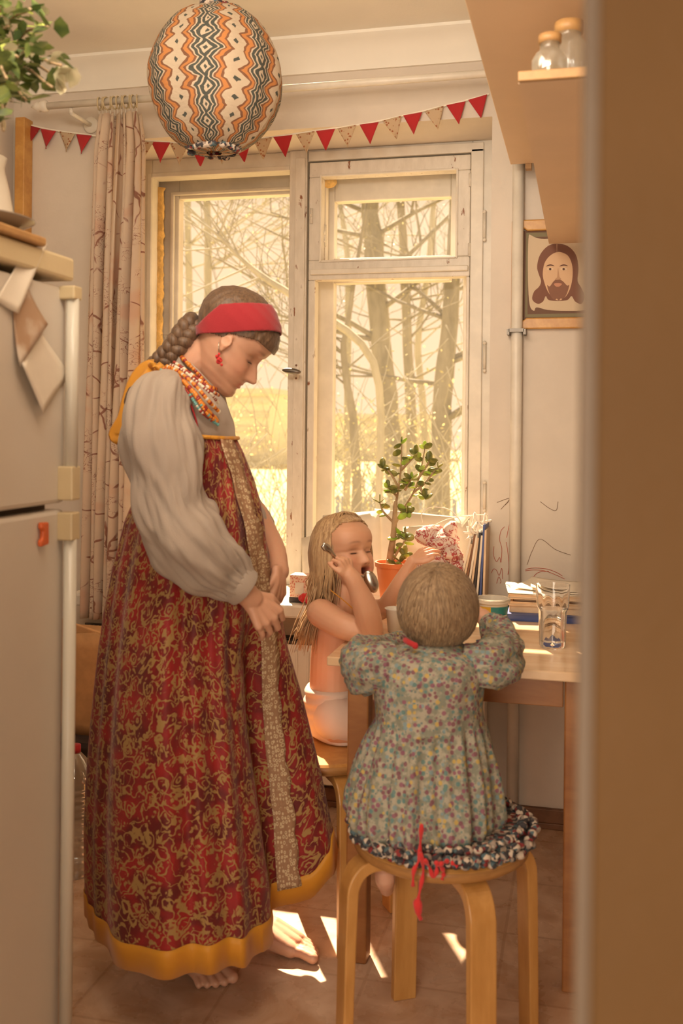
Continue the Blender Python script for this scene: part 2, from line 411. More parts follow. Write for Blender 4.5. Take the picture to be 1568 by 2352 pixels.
translucent(a, .15, cr.outputs[0]); M['zigzag'] = a.m
# calico (bunting)
def calico(name, base, dot, sc=70):
    a = NT(name, base, .9); v0 = a.n('ShaderNodeTexVoronoi', {'Vector': a.coord(), 'Scale': float(sc)})
    m0 = a.math('SUBTRACT', 1.0, a.ss(v0.outputs['Distance'], .25, .35)); c = a.mix(m0, base, dot); a.col(c); return translucent(a, .3, c)
M['calico'] = calico('cream_calico', (.68, .52, .34, 1), (.45, .17, .08, 1), 90)
M['calico_red'] = calico('red_calico', (.42, .03, .03, 1), (.6, .4, .25, 1), 80)
M['terracotta'] = paint('orange_pot', (.72, .20, .06, 1), .45, .05, 8)
def leafm(name, c1, c2, tr=.3):
    a = NT(name, c1, .35); n = a.noise(a.coord(), 30, 2).outputs[0]; c = a.mix(a.ss(n, .35, .65), c1, c2); a.col(c); return translucent(a, tr, c)
M['jade'] = leafm('jade_leaf', (.14, .16, .04, 1), (.38, .36, .10, 1))
M['jade_bright'] = leafm('jade_leaf_young', (.35, .50, .08, 1), (.55, .62, .15, 1), .4)
M['ivy'] = leafm('ivy_leaf', (.05, .085, .02, 1), (.16, .20, .05, 1), .2)
M['ivy_pale'] = leafm('ivy_leaf_pale', (.36, .33, .20, 1), (.52, .46, .30, 1), .2)
M['stem'] = wood('plant_stem', (.28, .18, .09, 1), (.42, .30, .17, 1), .7)
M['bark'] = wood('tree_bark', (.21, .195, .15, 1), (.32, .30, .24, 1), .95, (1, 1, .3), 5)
M['bark_hazed'] = wood('hazy_bark', (.33, .32, .26, 1), (.44, .42, .34, 1), .95, (1, 1, .3), 5)  # outdoor haze put into a paler bark colour
M['paper'] = paint('paper', (.80, .72, .60, 1), .8, .03, 9, .1)
M['paper_warm'] = paint('warm_paper', (.72, .55, .38, 1), .8, .05, 12, .1)
M['kraft'] = paint('kraft_paper', (.58, .30, .12, 1), .85, .08, 12, .6, 12)
M['blue'] = paint('blue_cover', (.06, .10, .30, 1), .45, .05)
M['teal'] = paint('teal_label', (.02, .24, .25, 1), .4, .03)
M['yellow'] = paint('yellow_label', (.70, .42, .04, 1), .4, .03)
M['black'] = paint('black_plastic', (.04, .03, .03, 1), .5)
M['orange'] = paint('orange_plastic', (.75, .14, .03, 1), .4)
M['ceramic'] = NT('ceramic', (.72, .66, .56, 1), .15).m
M['plate'] = NT('grey_plate', (.30, .25, .20, 1), .2).m
M['clear'] = NT('clear_glass', (1, 1, 1, 1), .01, Transmission_Weight=1.0, IOR=1.45).m
M['water'] = NT('water', (1, .98, .94, 1), .0, Transmission_Weight=1.0, IOR=1.33).m
M['plastic_clear'] = glassy('clear_plastic', .22, .28, (.92, .95, .97, 1))
M['foam'] = paint('yellow_foam', (.80, .50, .16, 1), .9, .1, 40, 1, 60)
M['yarn_red'] = cloth('red_yarn', (.58, .03, .03, 1), .95)
a = NT('rag_yarn', (.5, .4, .3, 1), .95); v0 = a.n('ShaderNodeTexVoronoi', {'Vector': a.coord(), 'Scale': 115.0}); r = a.n('ShaderNodeSeparateColor', {0: v0.outputs['Color']}).outputs[0]
cr = a.n('ShaderNodeValToRGB', {0: r}); e = cr.color_ramp; e.interpolation = 'CONSTANT'; e.elements[0].color = (.045, .04, .045, 1); e.elements[1].position = .36; e.elements[1].color = (.55, .45, .36, 1)
for p_, c_ in ((.55, (.22, .03, .03, 1)), (.68, (.08, .13, .15, 1)), (.84, (.30, .24, .20, 1))): x = e.elements.new(p_); x.color = c_
a.col(cr.outputs[0]); M['rag'] = a.m
M['shorts'] = cloth('striped_cotton', (.72, .58, .48, 1), .9, .15)
# ================================================================== STRUCTURE
YB, YW, YO, ZC = 3.30, 3.57, 3.70, 2.60      # wall face, inner window layer, outer window layer, ceiling
XL, XR = on_y(30, 400, YB).x, 0.44
OX0, OX1, OZ0, OZ1 = on_y(225, 900, YB).x, on_y(1124, 900, YB).x, 0.66, on_y(1124, 268, YB).z
def struct(o): o['kind'] = 'structure'; return o
struct(obj('floor', MB().box((XL-.1, -2.2, -.08), (1.2, 3.75, 0)), M['floor']))
struct(obj('ceiling', MB().box((XL-.1, -2.2, ZC), (1.2, 3.75, ZC+.1)), M['ceil']))
wb = MB().box((XL-.1, YB, 0), (OX0, YB+.45, ZC)).box((OX1, YB, 0), (1.2, YB+.45, ZC)).box((OX0, YB, 0), (OX1, YB+.45, OZ0)).box((OX0, YB, OZ1), (OX1, YB+.45, ZC))
wall_back = struct(obj('wall_back', wb, M['wall']))
struct(obj('wall_left', MB().box((XL-.1, -.0, 0), (XL, YB, ZC)), M['wall']))
struct(obj('wall_right', MB().box((XR, .62, 0), (XR+.1, YB, ZC)), M['wall']))
fr = MB().box((XL, .46, 0), (-.72, .62, ZC)).box((.08, .56, 0), (1.2, .62, ZC)).box((-.72, .46, 2.15), (.10, .62, ZC))
struct(obj('wall_front', fr, M['wall']))
hb = MB().box((-1.3, -2.2, 0), (-1.2, .46, ZC)).box((1.1, -2.2, 0), (1.2, .46, ZC)).box((-1.3, -2.2, 0), (1.2, -2.1, ZC))
struct(obj('wall_hallway', hb, M['wall']))
# door frame (right jamb seen close by) and open door leaf
struct(obj('trim_1', MB().box((PZ(1318, 1.0, .60).x, .575, 0), (.10, .64, 2.15)).box((-.72, .44, 0), (-.66, .64, 2.15)).box((-.72, .44, 2.09), (.10, .64, 2.15)), M['jamb'], bevel=.004))
d = struct(empty('door_1', (.06, .40, 0)))
obj('door_leaf', MB().box((PZ(1352, 1.0, .50).x, .47, 0.01), (.72, .51, 2.08)), M['hall'], d, bevel=.003)
obj('door_handle', MB().tube([(.66, .47, 1.0), (.66, .42, 1.0), (.56, .415, 1.0)], .009), M['metal'], d, True)
# cove along ceiling
prof = [(0, 0), (0, -.10), (-.012, -.10), (-.02, -.075), (-.045, -.05), (-.06, -.03), (-.085, -.02), (-.10, -.01), (-.10, 0)]
struct(obj('trim_2', MB().loft([[Vector((x, YB+a_+.0, ZC+b_)) for a_, b_ in prof] for x in (XL, XR)]), M['ceil'], smooth=True, auto=True))
struct(obj('trim_3', MB().loft([[Vector((XL-a_, y, ZC+b_)) for a_, b_ in prof] for y in (.62, YB)]), M['ceil'], smooth=True, auto=True))
struct(obj('baseboard_back', MB().box((OX1-1.5, YB-.02, 0), (XR, YB, .062)).box((OX1-1.5, YB-.028, 0), (XR, YB-.02, .02)), M['brown'], bevel=.003))
struct(obj('baseboard_left', MB().box((XL, .62, 0), (XL+.02, YB, .062)), M['brown'], bevel=.003))
# ---- window
win = struct(empty('window_1', (OX0/2+OX1/2, YW, OZ0)))
def X(px, py=900, Y=YW): return on_y(px, py, Y).x
def Zz(py, px=850, Y=YW): return on_y(px, py, Y).z
SILL = .70
zb = SILL+.05
def wp(name, mb, mat='white', bev=.003, par=win): return obj(name, mb, M[mat], par, bevel=bev)
yi, ye = YW, YW+.045
zl_top = Zz(401, 500); zv_t, zv_b = Zz(400, 890), Zz(594, 890); zs_t, zs_b = Zz(640, 890), zb+.06
fx = wp('box_frame', MB().box((OX0, yi-.0, SILL), (X(345), ye+.02, OZ1)).box((X(345), yi, zl_top), (X(664), ye+.02, OZ1))
   .box((X(345), yi, SILL), (X(664), ye, zb)).box((X(700), yi, Zz(362, 890)), (X(1080), ye+.02, OZ1+.03)).box((X(1080), yi, SILL), (OX1+.06, ye+.02, OZ1+.03)).box((X(700), yi, SILL), (OX1, ye, zb)))
wp('glazing_bead', MB().box((X(345)-.018, yi-.008, zb), (X(345), yi, zl_top+.018)).box((X(345), yi-.008, zl_top), (X(662), yi, zl_top+.018)))
mul = wp('mullion', MB().box((X(662), yi-.012, SILL), (X(702), ye, OZ1)).box((X(676), yi-.022, SILL), (X(699), yi-.012, OZ1-.03)), 'chip')
ss_ = MB(); xl, xr = X(706), X(1076)
ss_.box((xl, yi-.006, Zz(364, 890)-.002), (xr, ye, zv_t)).box((xl, yi-.006, zv_b-.0), (xr, ye, zs_t))
ss_.box((xl, yi-.006, zv_b), (X(735), ye, zv_t)).box((X(1043), yi-.006, zv_b), (xr, ye, zv_t))
ss_.box((xl, yi-.006, zb), (X(722), ye, zs_t)).box((X(1068), yi-.006, zb), (xr, ye, zs_t)).box((xl, yi-.006, zb), (xr, ye, zs_b))
sash = wp('sash', ss_, 'chip', .004)
obj('glass_pane', MB().box((X(722), yi+.018, zs_b), (X(1068), yi+.021, zs_t)), M['glass_in'], sash)
wp('rail', MB().box((xl+.01, yi-.02, Zz(628, 890)), (xr-.005, yi-.006, Zz(616, 890))))
wp('casing_strip', MB().box((X(1077), yi-.012, zb), (X(1106), yi, OZ1-.03)).box((X(705), yi-.012, Zz(362, 890)), (X(1106), yi, Zz(340, 890))), 'white')
wp('beading', MB().box((X(735)-.008, yi-.012, zv_b-.008), (X(735), yi, zv_t+.008)).box((X(1043), yi-.012, zv_b-.008), (X(1043)+.008, yi, zv_t+.008))
   .box((X(735), yi-.012, zv_t), (X(1043), yi, zv_t+.008)).box((X(735), yi-.012, zv_b-.008), (X(1043), yi, zv_b)))
# outer layer
XO = lambda px: on_y(px, 800, YO).x
ZO = lambda py, px=890: on_y(px, py, YO).z
o1 = MB().box((OX0, YO, SILL), (XO(408), YO+.05, OZ1)).box((XO(408), YO, ZO(452, 530)), (XO(668), YO+.05, OZ1)).box((XO(668), YO, SILL), (XO(765), YO+.05, OZ1))
o1.box((XO(765), YO, ZO(458)), (XO(1032), YO+.05, OZ1)).box((XO(765), YO, ZO(648)), (XO(1032), YO+.05, ZO(590))).box((XO(1032), YO, ZO(640)), (OX1, YO+.05, OZ1))
o1.box((XO(1062), YO, SILL), (OX1, YO+.05, ZO(640))).box((XO(408), YO, SILL), (OX1, YO+.05, SILL+.10))
o1.box((XO(392), YO-.02, SILL), (XO(400), YO, ZO(440, 530))).box((XO(392), YO-.02, ZO(445, 530)), (XO(668), YO, ZO(437, 530)))
outer = wp('outer_sash', o1, 'white', .004)
wp('vent_stile', MB().box((X(736), YW+.05, zv_b), (on_y(752, 500, YW+.09).x, YW+.09, zv_t)), 'chip')
obj('glass_pane', MB().box((XO(400), YO+.02, SILL+.08), (XO(675), YO+.023, ZO(440, 530))), M['glass_out'], outer)
obj('glass_pane', MB().box((XO(755), YO+.02, SILL+.08), (XO(1066), YO+.023, ZO(640))), M['glass_out'], outer)
obj('glass_pane', MB().box((XO(760), YO+.02, ZO(592)), (XO(1040), YO+.023, ZO(452))), M['glass_out'], outer)
obj('glass_pane', MB().box((XO(760)+.0, YW+.06, zv_b), (X(1043), YW+.063, zv_t)), M['glass_in'], win)
wp('lining', MB().box((OX0, ye, SILL), (X(345)-.05, YO, OZ1)).box((OX0, ye, OZ1-.015), (OX1, YO, OZ1)).box((OX1-.01, ye, SILL), (OX1, YO, OZ1)).box((OX0, ye, SILL), (OX1, YO, SILL+.015)))
# foam strip
fm = MB(); yf = YW+.07; zt, zbm = on_y(362, 432, yf).z, .95; x0, x1 = on_y(348, 600, yf).x, on_y(375, 600, yf).x
rings = []
for j in range(90):
    z = lerp(zbm, zt, j/89); r = []
    for k in range(10):
        a_ = 2*math.pi*k/10; q = Vector(((x0+x1)/2+math.cos(a_)*(x1-x0)*.5, yf+math.sin(a_)*.02, z))
        q += Vector((1, 1, 0))*(noise.noise(Vector((k*.9, z*38, 3)))*.008); r.append(q)
    rings.append(r)
obj('foam_strip', fm.loft(rings), M['foam'], win, True)
obj('foam_patch', MB().ell((on_y(757, 420, YW+.07).x, YW+.055, on_y(757, 418, YW+.05).z), (.032, .012, .022)), M['foam'], win, True)
# handle with plates
hz = Zz(855, 680); hx = X(682)
hd = obj('window_handle', MB().ell((hx, YW-.075, hz), (.037, .012, .011), Matrix.Rotation(.12, 3, 'Y'), 24, 12).tube([(hx+.003, YW-.02, hz), (hx+.003, YW-.075, hz)], .007), M['darkmetal'], win, True)
obj('backplate', MB().ell((hx+.004, YW-.022, hz), (.012, .005, .032)), M['chip'], hd, True)
for dz in (-.024, .024): obj('screw', MB().ell((hx+.004, YW-.028, hz+dz), (.004, .003, .004), None, 10, 6), M['brown'], hd, True)
lx = on_y(716, 500, YW).x
obj('latch', MB().box((lx-.004, YW-.014, Zz(515, 714)), (lx+.006, YW-.006, Zz(480, 714))).ell((lx+.001, YW-.018, Zz(497, 714)), (.004, .008, .006)), M['white'], win, True)
lx = on_y(747, 540, YW+.05).x
obj('latch', MB().box((lx-.004, YW+.036, Zz(560, 747)), (lx+.004, YW+.05, Zz(510, 747))).ell((lx, YW+.034, Zz(530, 747)), (.005, .008, .009)).ell((lx, YW+.034, Zz(550, 747)), (.005, .008, .005)), M['ceramic'], win, True)
for py in (520, 820, 1140):
    hx2 = X(1113, py); obj('hinge', MB().tube([(hx2, YW-.012, Zz(py+28, 1113)), (hx2, YW-.012, Zz(py-28, 1113))], .0055).ell((hx2, YW-.012, Zz(py-32, 1113)), .007).ell((hx2, YW-.012, Zz(py+32, 1113)), .007), M['white'], win, True)
obj('hinge', MB().tube([(X(1075), YW-.01, Zz(590, 1075)), (X(1075), YW-.01, Zz(560, 1075))], .005), M['white'], win, True)
obj('hinge', MB().tube([(X(1075), YW-.01, Zz(430, 1075)), (X(1075), YW-.01, Zz(400, 1075))], .005), M['white'], win, True)
struct(obj('trim_4', MB().box((OX0-.03, YB-.145, SILL-.045), (OX1+.04, YO, SILL)), M['white'], bevel=.008))
# radiator under sill
rad = empty('radiator', (-1.0, YB-.09, .1), 'white flat panel radiator with grille on top below the window sill', 'radiator')
obj('panel', MB().box((-1.75, YB-0.100, .10), (-.30, YB-0.090, .56)), M['white'], rad, bevel=.003)
for bx_ in (MB().box((-1.75, YB-0.090, .12), (-1.735, YB-0.005, .56)), MB().box((-.315, YB-0.090, .12), (-.30, YB-0.005, .56))): obj('side_cover', bx_, M['white'], rad)
g = MB(); 
for i in range(90): g.box((-1.73+i*.016, YB-0.088, .555), (-1.73+i*.016+.004, YB-0.010, .565))
g.box((-1.75, YB-0.100, .56), (-.30, YB-0.088, .57)).box((-1.75, YB-0.014, .56), (-.30, YB-0.004, .57)); obj('grille', g, M['darkmetal'], rad)
g = MB()
for i in range(35): g.box((-1.73+i*.04, YB-0.105, .12), (-1.73+i*.04+.008, YB-0.100, .54))
obj('rib', g, M['white'], rad, bevel=.002)
# wall scribbles
def scrib(name, lines, mat, col):
    mb = MB()
    for ln in lines:
        pts = [on_y(a_, b_, YB-.0008) for a_, b_ in ln]; mb.tube(spline(pts, len(pts)*4), .0009, 4)
    obj(name, mb, col, wall_back)
cr_red = NT('red_crayon', (.52, .12, .07, 1), .8).m; cr_dark = NT('pencil', (.25, .17, .11, 1), .8).m
scrib('crayon_scribble', [[(1134, 1255), (1133, 1275), (1140, 1290), (1147, 1280), (1150, 1292), (1152, 1260), (1147, 1240), (1150, 1220), (1158, 1210)],
    [(1171, 1180), (1170, 1200), (1166, 1220), (1163, 1235)], [(1162, 1245), (1166, 1270), (1168, 1300), (1166, 1320), (1170, 1300)], [(1171, 1290), (1172, 1320), (1170, 1340)],
    [(1128, 1316), (1133, 1307), (1140, 1310), (1146, 1322), (1152, 1305), (1154, 1330)], [(1140, 1340), (1145, 1325), (1150, 1335), (1148, 1340)], [(1170, 1285), (1178, 1280), (1185, 1270), (1183, 1290)]], 'r', cr_red)
scrib('crayon_scribble', [[(1206, 1308), (1220, 1305), (1240, 1305), (1260, 1308), (1280, 1316), (1291, 1323)], [(1206, 1311), (1225, 1309), (1250, 1311), (1275, 1320), (1297, 1330)], [(1221, 1342), (1225, 1325), (1238, 1314), (1260, 1312)]], 'r', cr_red)
scrib('pencil_scribble', [[(1210, 1297), (1222, 1265), (1240, 1238), (1275, 1262), (1310, 1275)], [(1141, 1154), (1170, 1145), (1150, 1170)], [(1240, 1152), (1262, 1168), (1277, 1172), (1281, 1152)], [(1160, 1160), (1180, 1140), (1195, 1150)]], 'd', cr_dark)
# hanging pipe on back wall
px_ = on_y(1186, 800, YB-.03).x
pr = MB().tube([(px_, YB-.028, 0), (px_, YB-.028, 2.6)], .0185, 18)
pipe = obj('heating_pipe', pr, M['white'], None, True); tag(pipe, 'white painted vertical pipe crossing the left edge of the framed portrait', 'pipe')
zc_ = on_y(1186, 760, YB-.03).z
obj('clamp', MB().box((px_-.024, YB-.055, zc_-.005), (px_+.024, YB-.045, zc_+.006)).box((px_-.03, YB-.055, zc_-.014), (px_-.022, YB-.003, zc_+.004)).box((px_+.022, YB-.055, zc_-.014), (px_+.03, YB-.003, zc_+.004)), M['darkmetal'], pipe)
# ---- wall shelves on right wall
def onright(x0, x1, y0, y1, z, th): return MB().box((x0, y0, z), (x1, y1, z+th))
pa = on_z(1172, 378, 2.12)
s1 = empty('wall_shelf', (XR, 1.6, 2.12), 'wide upper cupboard with pale underside running along the right wall below the ceiling', 'cupboard')
obj('cupboard_body', MB().box((pa.x, .66, 2.12), (XR, pa.y, 2.5)), M['shelf'], s1, bevel=.002)
obj('bracket', MB().box((on_y(1206, 375, pa.y).x, pa.y, 2.105), (on_y(1220, 375, pa.y).x, pa.y+.03, 2.13)), M['shelf_edge'], s1)
pb0, pb1 = on_z(1187, 192, 1.88), on_z(1262, 560, 1.88)
s2 = empty('wall_shelf', (XR, 1.9, 1.88), 'lower wall shelf board with brown front edge holding a glass jar', 'shelf')
xs2 = (pb0.x+pb1.x)/2
obj('board', MB().box((xs2, pb0.y+.001, 1.88), (XR, pb1.y, 1.895)), M['shelf'], s2)
obj('edge_strip', MB().box((xs2, pb0.y-.012, 1.88), (XR, pb0.y, 1.897)), M['shelf_edge'], s2, bevel=.002)
obj('bracket', MB().box((.20, 2.0, 1.72), (.215, 2.8, 1.88)), M['shelf'], s2)
# jar on lower shelf
pj = on_z(1262, 150, 1.895); jy = pb0.y+.06; jx = on_y(1262, 150, pb0.y+.06).x
jar = empty('glass_jar', (jx, jy, 1.897), 'small clear glass jar with dried contents on the lower wall shelf', 'jar')
obj('jar_glass', MB().lathe((jx, jy, 1.897), [(.0, .0), (.026, 0), (.031, .006), (.031, .04), (.024, .052), (.017, .058), (.017, .07), (.015, .07), (.015, .058), (.022, .05), (.029, .04), (.029, .006), (.0, .004)], 24, False), M['plastic_clear'], jar, True)
obj('dried_contents', MB().lathe((jx, jy, 1.899), [(.0, 0), (.027, 0), (.027, .018), (.02, .024), (0, .026)], 20), M['stem'], jar, True)
obj('lid', MB().lathe((jx, jy, 1.967), [(0, 0), (.020, 0), (.020, .014), (.0, .015)], 20), M['shelf_edge'], jar, True)
jx2 = jx+.03; jar2 = empty('glass_jar', (jx2, jy+.10, 1.897), 'taller glass jar with brown lid behind the small jar at the picture top', 'jar')
obj('jar_glass', MB().lathe((jx2, jy+.10, 1.897), [(0, 0), (.03, 0), (.033, .01), (.033, .10), (.022, .115), (.022, .125), (.02, .125), (.02, .115), (.03, .1), (.03, .01), (0, .004)], 24, False), M['plastic_clear'], jar2, True)
obj('lid', MB().lathe((jx2, jy+.10, 2.02), [(0, 0), (.026, 0), (.026, .02), (0, .021)], 20), M['shelf_edge'], jar2, True)
# framed portrait
YP = YB-.012
pic = empty('framed_portrait', (on_y(1290, 755, YB).x, YB-.02, on_y(1290, 755, YB).z), 'framed print of a long-haired bearded man on white cloth, hanging right of the window', 'picture')
fx0, fx1, fz0, fz1 = X(1174, 640, YP), X(1400, 640, YP), Zz(755, 1290, YP), Zz(504, 1250, YP); bw = .036
def frame_bar(p0, p1, p2, p3):
    a_ = [Vector((x, YB-.001, z)) for x, z in (p0, p1, p2, p3)]; return MB().prism(a_, (0, -.02, 0))
for q in (((fx0, fz0), (fx0, fz1), (fx0+bw, fz1-bw), (fx0+bw, fz0+bw)), ((fx1, fz0), (fx1, fz1), (fx1-bw, fz1-bw), (fx1-bw, fz0+bw)), ((fx0, fz1), (fx1, fz1), (fx1-bw, fz1-bw), (fx0+.05, fz1-bw)), ((fx0, fz0), (fx1, fz0), (fx1-bw, fz0+bw), (fx0+.05, fz0+bw))):
    obj('frame_rail', frame_bar(*q), M['frame'], pic, bevel=.004)
def flat(name, pts, col, k, par=pic, sm=True, rough=.7):
    p = [on_y(a_, b_, YB-.006-k*.0006) for a_, b_ in pts]
    if sm:
        q = [tuple(v) for v in p]; n_ = len(q); out = []
        for i in range(n_):
            p0, p1, p2, p3 = [Vector(q[(i+j-1) % n_]) for j in range(4)]
            for s_ in range(4):
                f = s_/4; out.append(.5*((2*p1)+(p2-p0)*f+(2*p0-5*p1+4*p2-p3)*f*f+(3*p1-p0-3*p2+p3)*f**3))
        p = out
    m_ = bpy.data.materials.get('print_%s' % str(col)) or NT('print_%s' % str(col), srgb(*col), rough).m
    return obj(name, MB().prism(p, (0, -.0006, 0)), m_, par)
flat('print_sheet', [(1200, 530), (1385, 525), (1385, 735), (1200, 737)], (110, 80, 62), 0, sm=False)
flat('print_border', [(1208, 535), (1385, 530), (1385, 540), (1212, 545), (1211, 722), (1385, 718), (1385, 727), (1205, 729)], (128, 118, 88), 1, sm=False)
flat('painted_cloth', [(1213, 548), (1220, 541), (1228, 545), (1250, 549), (1300, 545), (1372, 547), (1375, 640), (1372, 700), (1345, 712), (1300, 714), (1258, 712), (1232, 706), (1226, 714), (1216, 700), (1212, 640)], (205, 184, 155), 2)
flat('painted_hair', [(1279, 560), (1258, 565), (1240, 585), (1233, 612), (1237, 630), (1242, 645), (1238, 658), (1226, 670), (1222, 688), (1235, 698), (1247, 692), (1253, 680), (1262, 690), (1300, 690), (1312, 680), (1320, 692), (1335, 698), (1342, 680), (1334, 660), (1326, 645), (1328, 615), (1322, 585), (1303, 565)], (122, 80, 62), 3)
flat('painted_face', [(1279, 579), (1262, 588), (1250, 605), (1246, 630), (1250, 650), (1258, 670), (1270, 685), (1284, 690), (1298, 682), (1308, 665), (1314, 640), (1314, 612), (1306, 590), (1293, 581)], (214, 178, 142), 4)
flat('painted_beard', [(1256, 655), (1262, 658), (1272, 645), (1282, 641), (1292, 646), (1302, 656), (1307, 655), (1301, 675), (1292, 688), (1288, 685), (1283, 690), (1278, 686), (1272, 689), (1262, 676)], (134, 92, 72), 5)
flat('painted_mouth', [(1272, 652), (1280, 650), (1290, 652), (1284, 658), (1276, 658)], (196, 140, 112), 6)
for ex in (1263, 1294):
    flat('painted_brow', [(ex-10, 612), (ex, 607), (ex+10, 611), (ex, 610)], (100, 62, 48), 6)
    flat('painted_eye', [(ex-8, 618), (ex, 614), (ex+8, 618), (ex, 621)], (225, 200, 170), 6)
    flat('painted_iris', [(ex-3, 618), (ex, 615), (ex+3, 618), (ex, 621)], (85, 55, 40), 7)
flat('painted_nose', [(1281, 615), (1284, 635), (1288, 641), (1276, 643), (1274, 641), (1279, 636)], (186, 146, 112), 6)
flat('painted_hair', [(1277, 561), (1280, 561), (1279, 580), (1278, 580)], (170, 130, 105), 7, sm=False)

# ---- curtain rod, rings, curtain
ra, rb = on_y(92, 248, YB-.15), on_y(1122, 165, YB-.15); zr = (ra.z+rb.z)/2+.0
rod = empty('curtain_rod', (ra.x, YB-.15, zr), 'pale wooden curtain rod with pointed finial above the window', 'curtain rod')
obj('rod', MB().tube([(ra.x, YB-.15, zr), (XR-.0, YB-.15, zr)], .0125, 16), M['white'], rod, True)
obj('finial', MB().tube([(ra.x+.03, YB-.15, zr), (ra.x+.025, YB-.15, zr), (ra.x+.01, YB-.15, zr), (ra.x, YB-.15, zr), (ra.x-.005, YB-.15, zr), (ra.x-.035, YB-.15, zr)], [.014, .021, .021, .014, .019, .002], 16), M['white'], rod, True)
obj('bracket', MB().tube([(ra.x+.12, YB-.15, zr-.015), (ra.x+.12, YB-.15, zr-.03), (ra.x+.12, YB-.07, zr-.03), (ra.x+.12, YB, zr-.03)], .008).ell((ra.x+.12, YB-.005, zr-.03), (.03, .008, .03)), M['white'], rod, True)
cur = empty('curtain', (-1.6, YB-.15, .62), 'cream curtain printed with brown line flowers, gathered left of the window', 'curtain')
zt_ = zr-.055; zbt = on_y(220, 1420, YB-.15).z
cx0, cx1 = on_y(210, 800, YB-.15).x, on_y(327, 800, YB-.15).x
NC = 150; rings = []
for j in range(60):
    k = j/59; z = lerp(zt_, zbt, k); ring = []
    wide = 1.0 if k > .06 else lerp(.82, 1.0, k/.06)
    shift = -.028*k
    for i in range(NC+1):
        s_ = i/NC; ph = s_*2*math.pi*7.5
        x = (cx0+cx1)/2+(s_-.5)*(cx1-cx0)*wide+shift + .006*math.sin(ph*.5+z*3)
        amp = lerp(.018, .034, min(1, k*3))*(1+.35*noise.noise(Vector((s_*6, z*.7, 1))))
        ring.append(Vector((x+.007*math.sin(ph*2+1.3+z), YB-.145+amp*math.sin(ph+1.2*noise.noise(Vector((s_*3, z*1.2, 5)))), z+(.012*abs(math.sin(ph)) if j == 0 else 0))))
    rings.append(ring)
mbc = MB(); vs = [p for r in rings for p in r]; n1_ = NC+1
mbc.add(vs, [(j*n1_+i, j*n1_+i+1, (j+1)*n1_+i+1, (j+1)*n1_+i) for j in range(59) for i in range(NC)], [(i/NC*1.0, j/59*2.4) for j in range(60) for i in range(n1_)])
obj('curtain_cloth', mbc, M['curtain'], cur, True, solid=.0012)
for i in range(11):
    rx = lerp(cx0+.02, cx1-.03, i/10); rp = Matrix.Rotation(math.pi/2, 3, 'Y') @ Matrix.Rotation(random.uniform(-.5, .5), 3, 'X')
    ri = obj('curtain_ring', MB().torus((rx, YB-.15, zr-.006), .021, .0028, rp, 20, 6), M['fridge_yellow'], cur, True)
    obj('hook', MB().tube([(rx, YB-.15, zr-.025), (rx+.003, YB-.155, zr-.045), (rx, YB-.145, zr-.06)], .0016, 5), M['white'], ri, True)
# wood post on left wall side
pp = on_y(48, 400, YB-.05)
tag(obj('wooden_post', MB().box((on_y(36, 400, YB-.05).x, YB-.058, 0), (on_y(58, 400, YB-.05).x, YB-.001, on_y(48, 270, YB-.05).z)), M['frame'], bevel=.003), 'narrow wooden post at the left end of the flag string', 'post')
# ---- bunting
sy = [(40, 280), (112, 297), (190, 308), (300, 322), (370, 325), (460, 333), (555, 323), (650, 311), (748, 297), (848, 282), (948, 260), (1047, 236), (1122, 216)]
YF = YB-.012
bt = [on_y(a_, b_, YF) for a_, b_ in sy]
tag(obj('bunting_string', MB().tube(spline(bt, 80), .003, 6, flat=.5), M['ribbon_white']), 'white ribbon carrying the pennants across the top of the window', 'ribbon')
flags = [(76, 'd'), (112, 'r'), (156, 'c'), (194, 'r'), (332, 'c'), (370, 'r'), (412, 'c'), (460, 'r'), (508, 'c'), (555, 'r'), (604, 'c'), (650, 'r'), (702, 'c'), (748, 'r'), (797, 'c'), (848, 'r'), (900, 'c'), (948, 'r'), (997, 'c'), (1047, 'r'), (1097, 'r')]
lab = {76: 'dark red flowered pennant at the left end by the wooden post', 112: 'plain red pennant second from the post', 156: 'cream flowered pennant between two red ones left of the curtain', 194: 'red pennant partly behind the curtain on its left side',
 332: 'cream pennant just right of the curtain', 370: 'red pennant first right of the curtain', 412: 'cream pennant half hidden at the left of the patterned lampshade', 460: 'red pennant with only its tip below the lampshade',
 508: 'cream pennant with only its tip under the middle of the lampshade', 555: 'red pennant peeping out under the right side of the lampshade', 604: 'cream pennant right beside the lampshade', 650: 'red pennant first fully visible right of the lampshade',
 702: 'cream pennant above the window mullion', 748: 'red pennant just right of the mullion', 797: 'cream pennant right of the mullion between two red ones', 848: 'red pennant above the left half of the small vent pane', 900: 'cream pennant above the middle of the small vent pane',
 948: 'red pennant above the right half of the small vent pane', 997: 'cream pennant nearest the right end of the string', 1047: 'red pennant second from the right end', 1097: 'red pennant at the right end under the cupboard'}
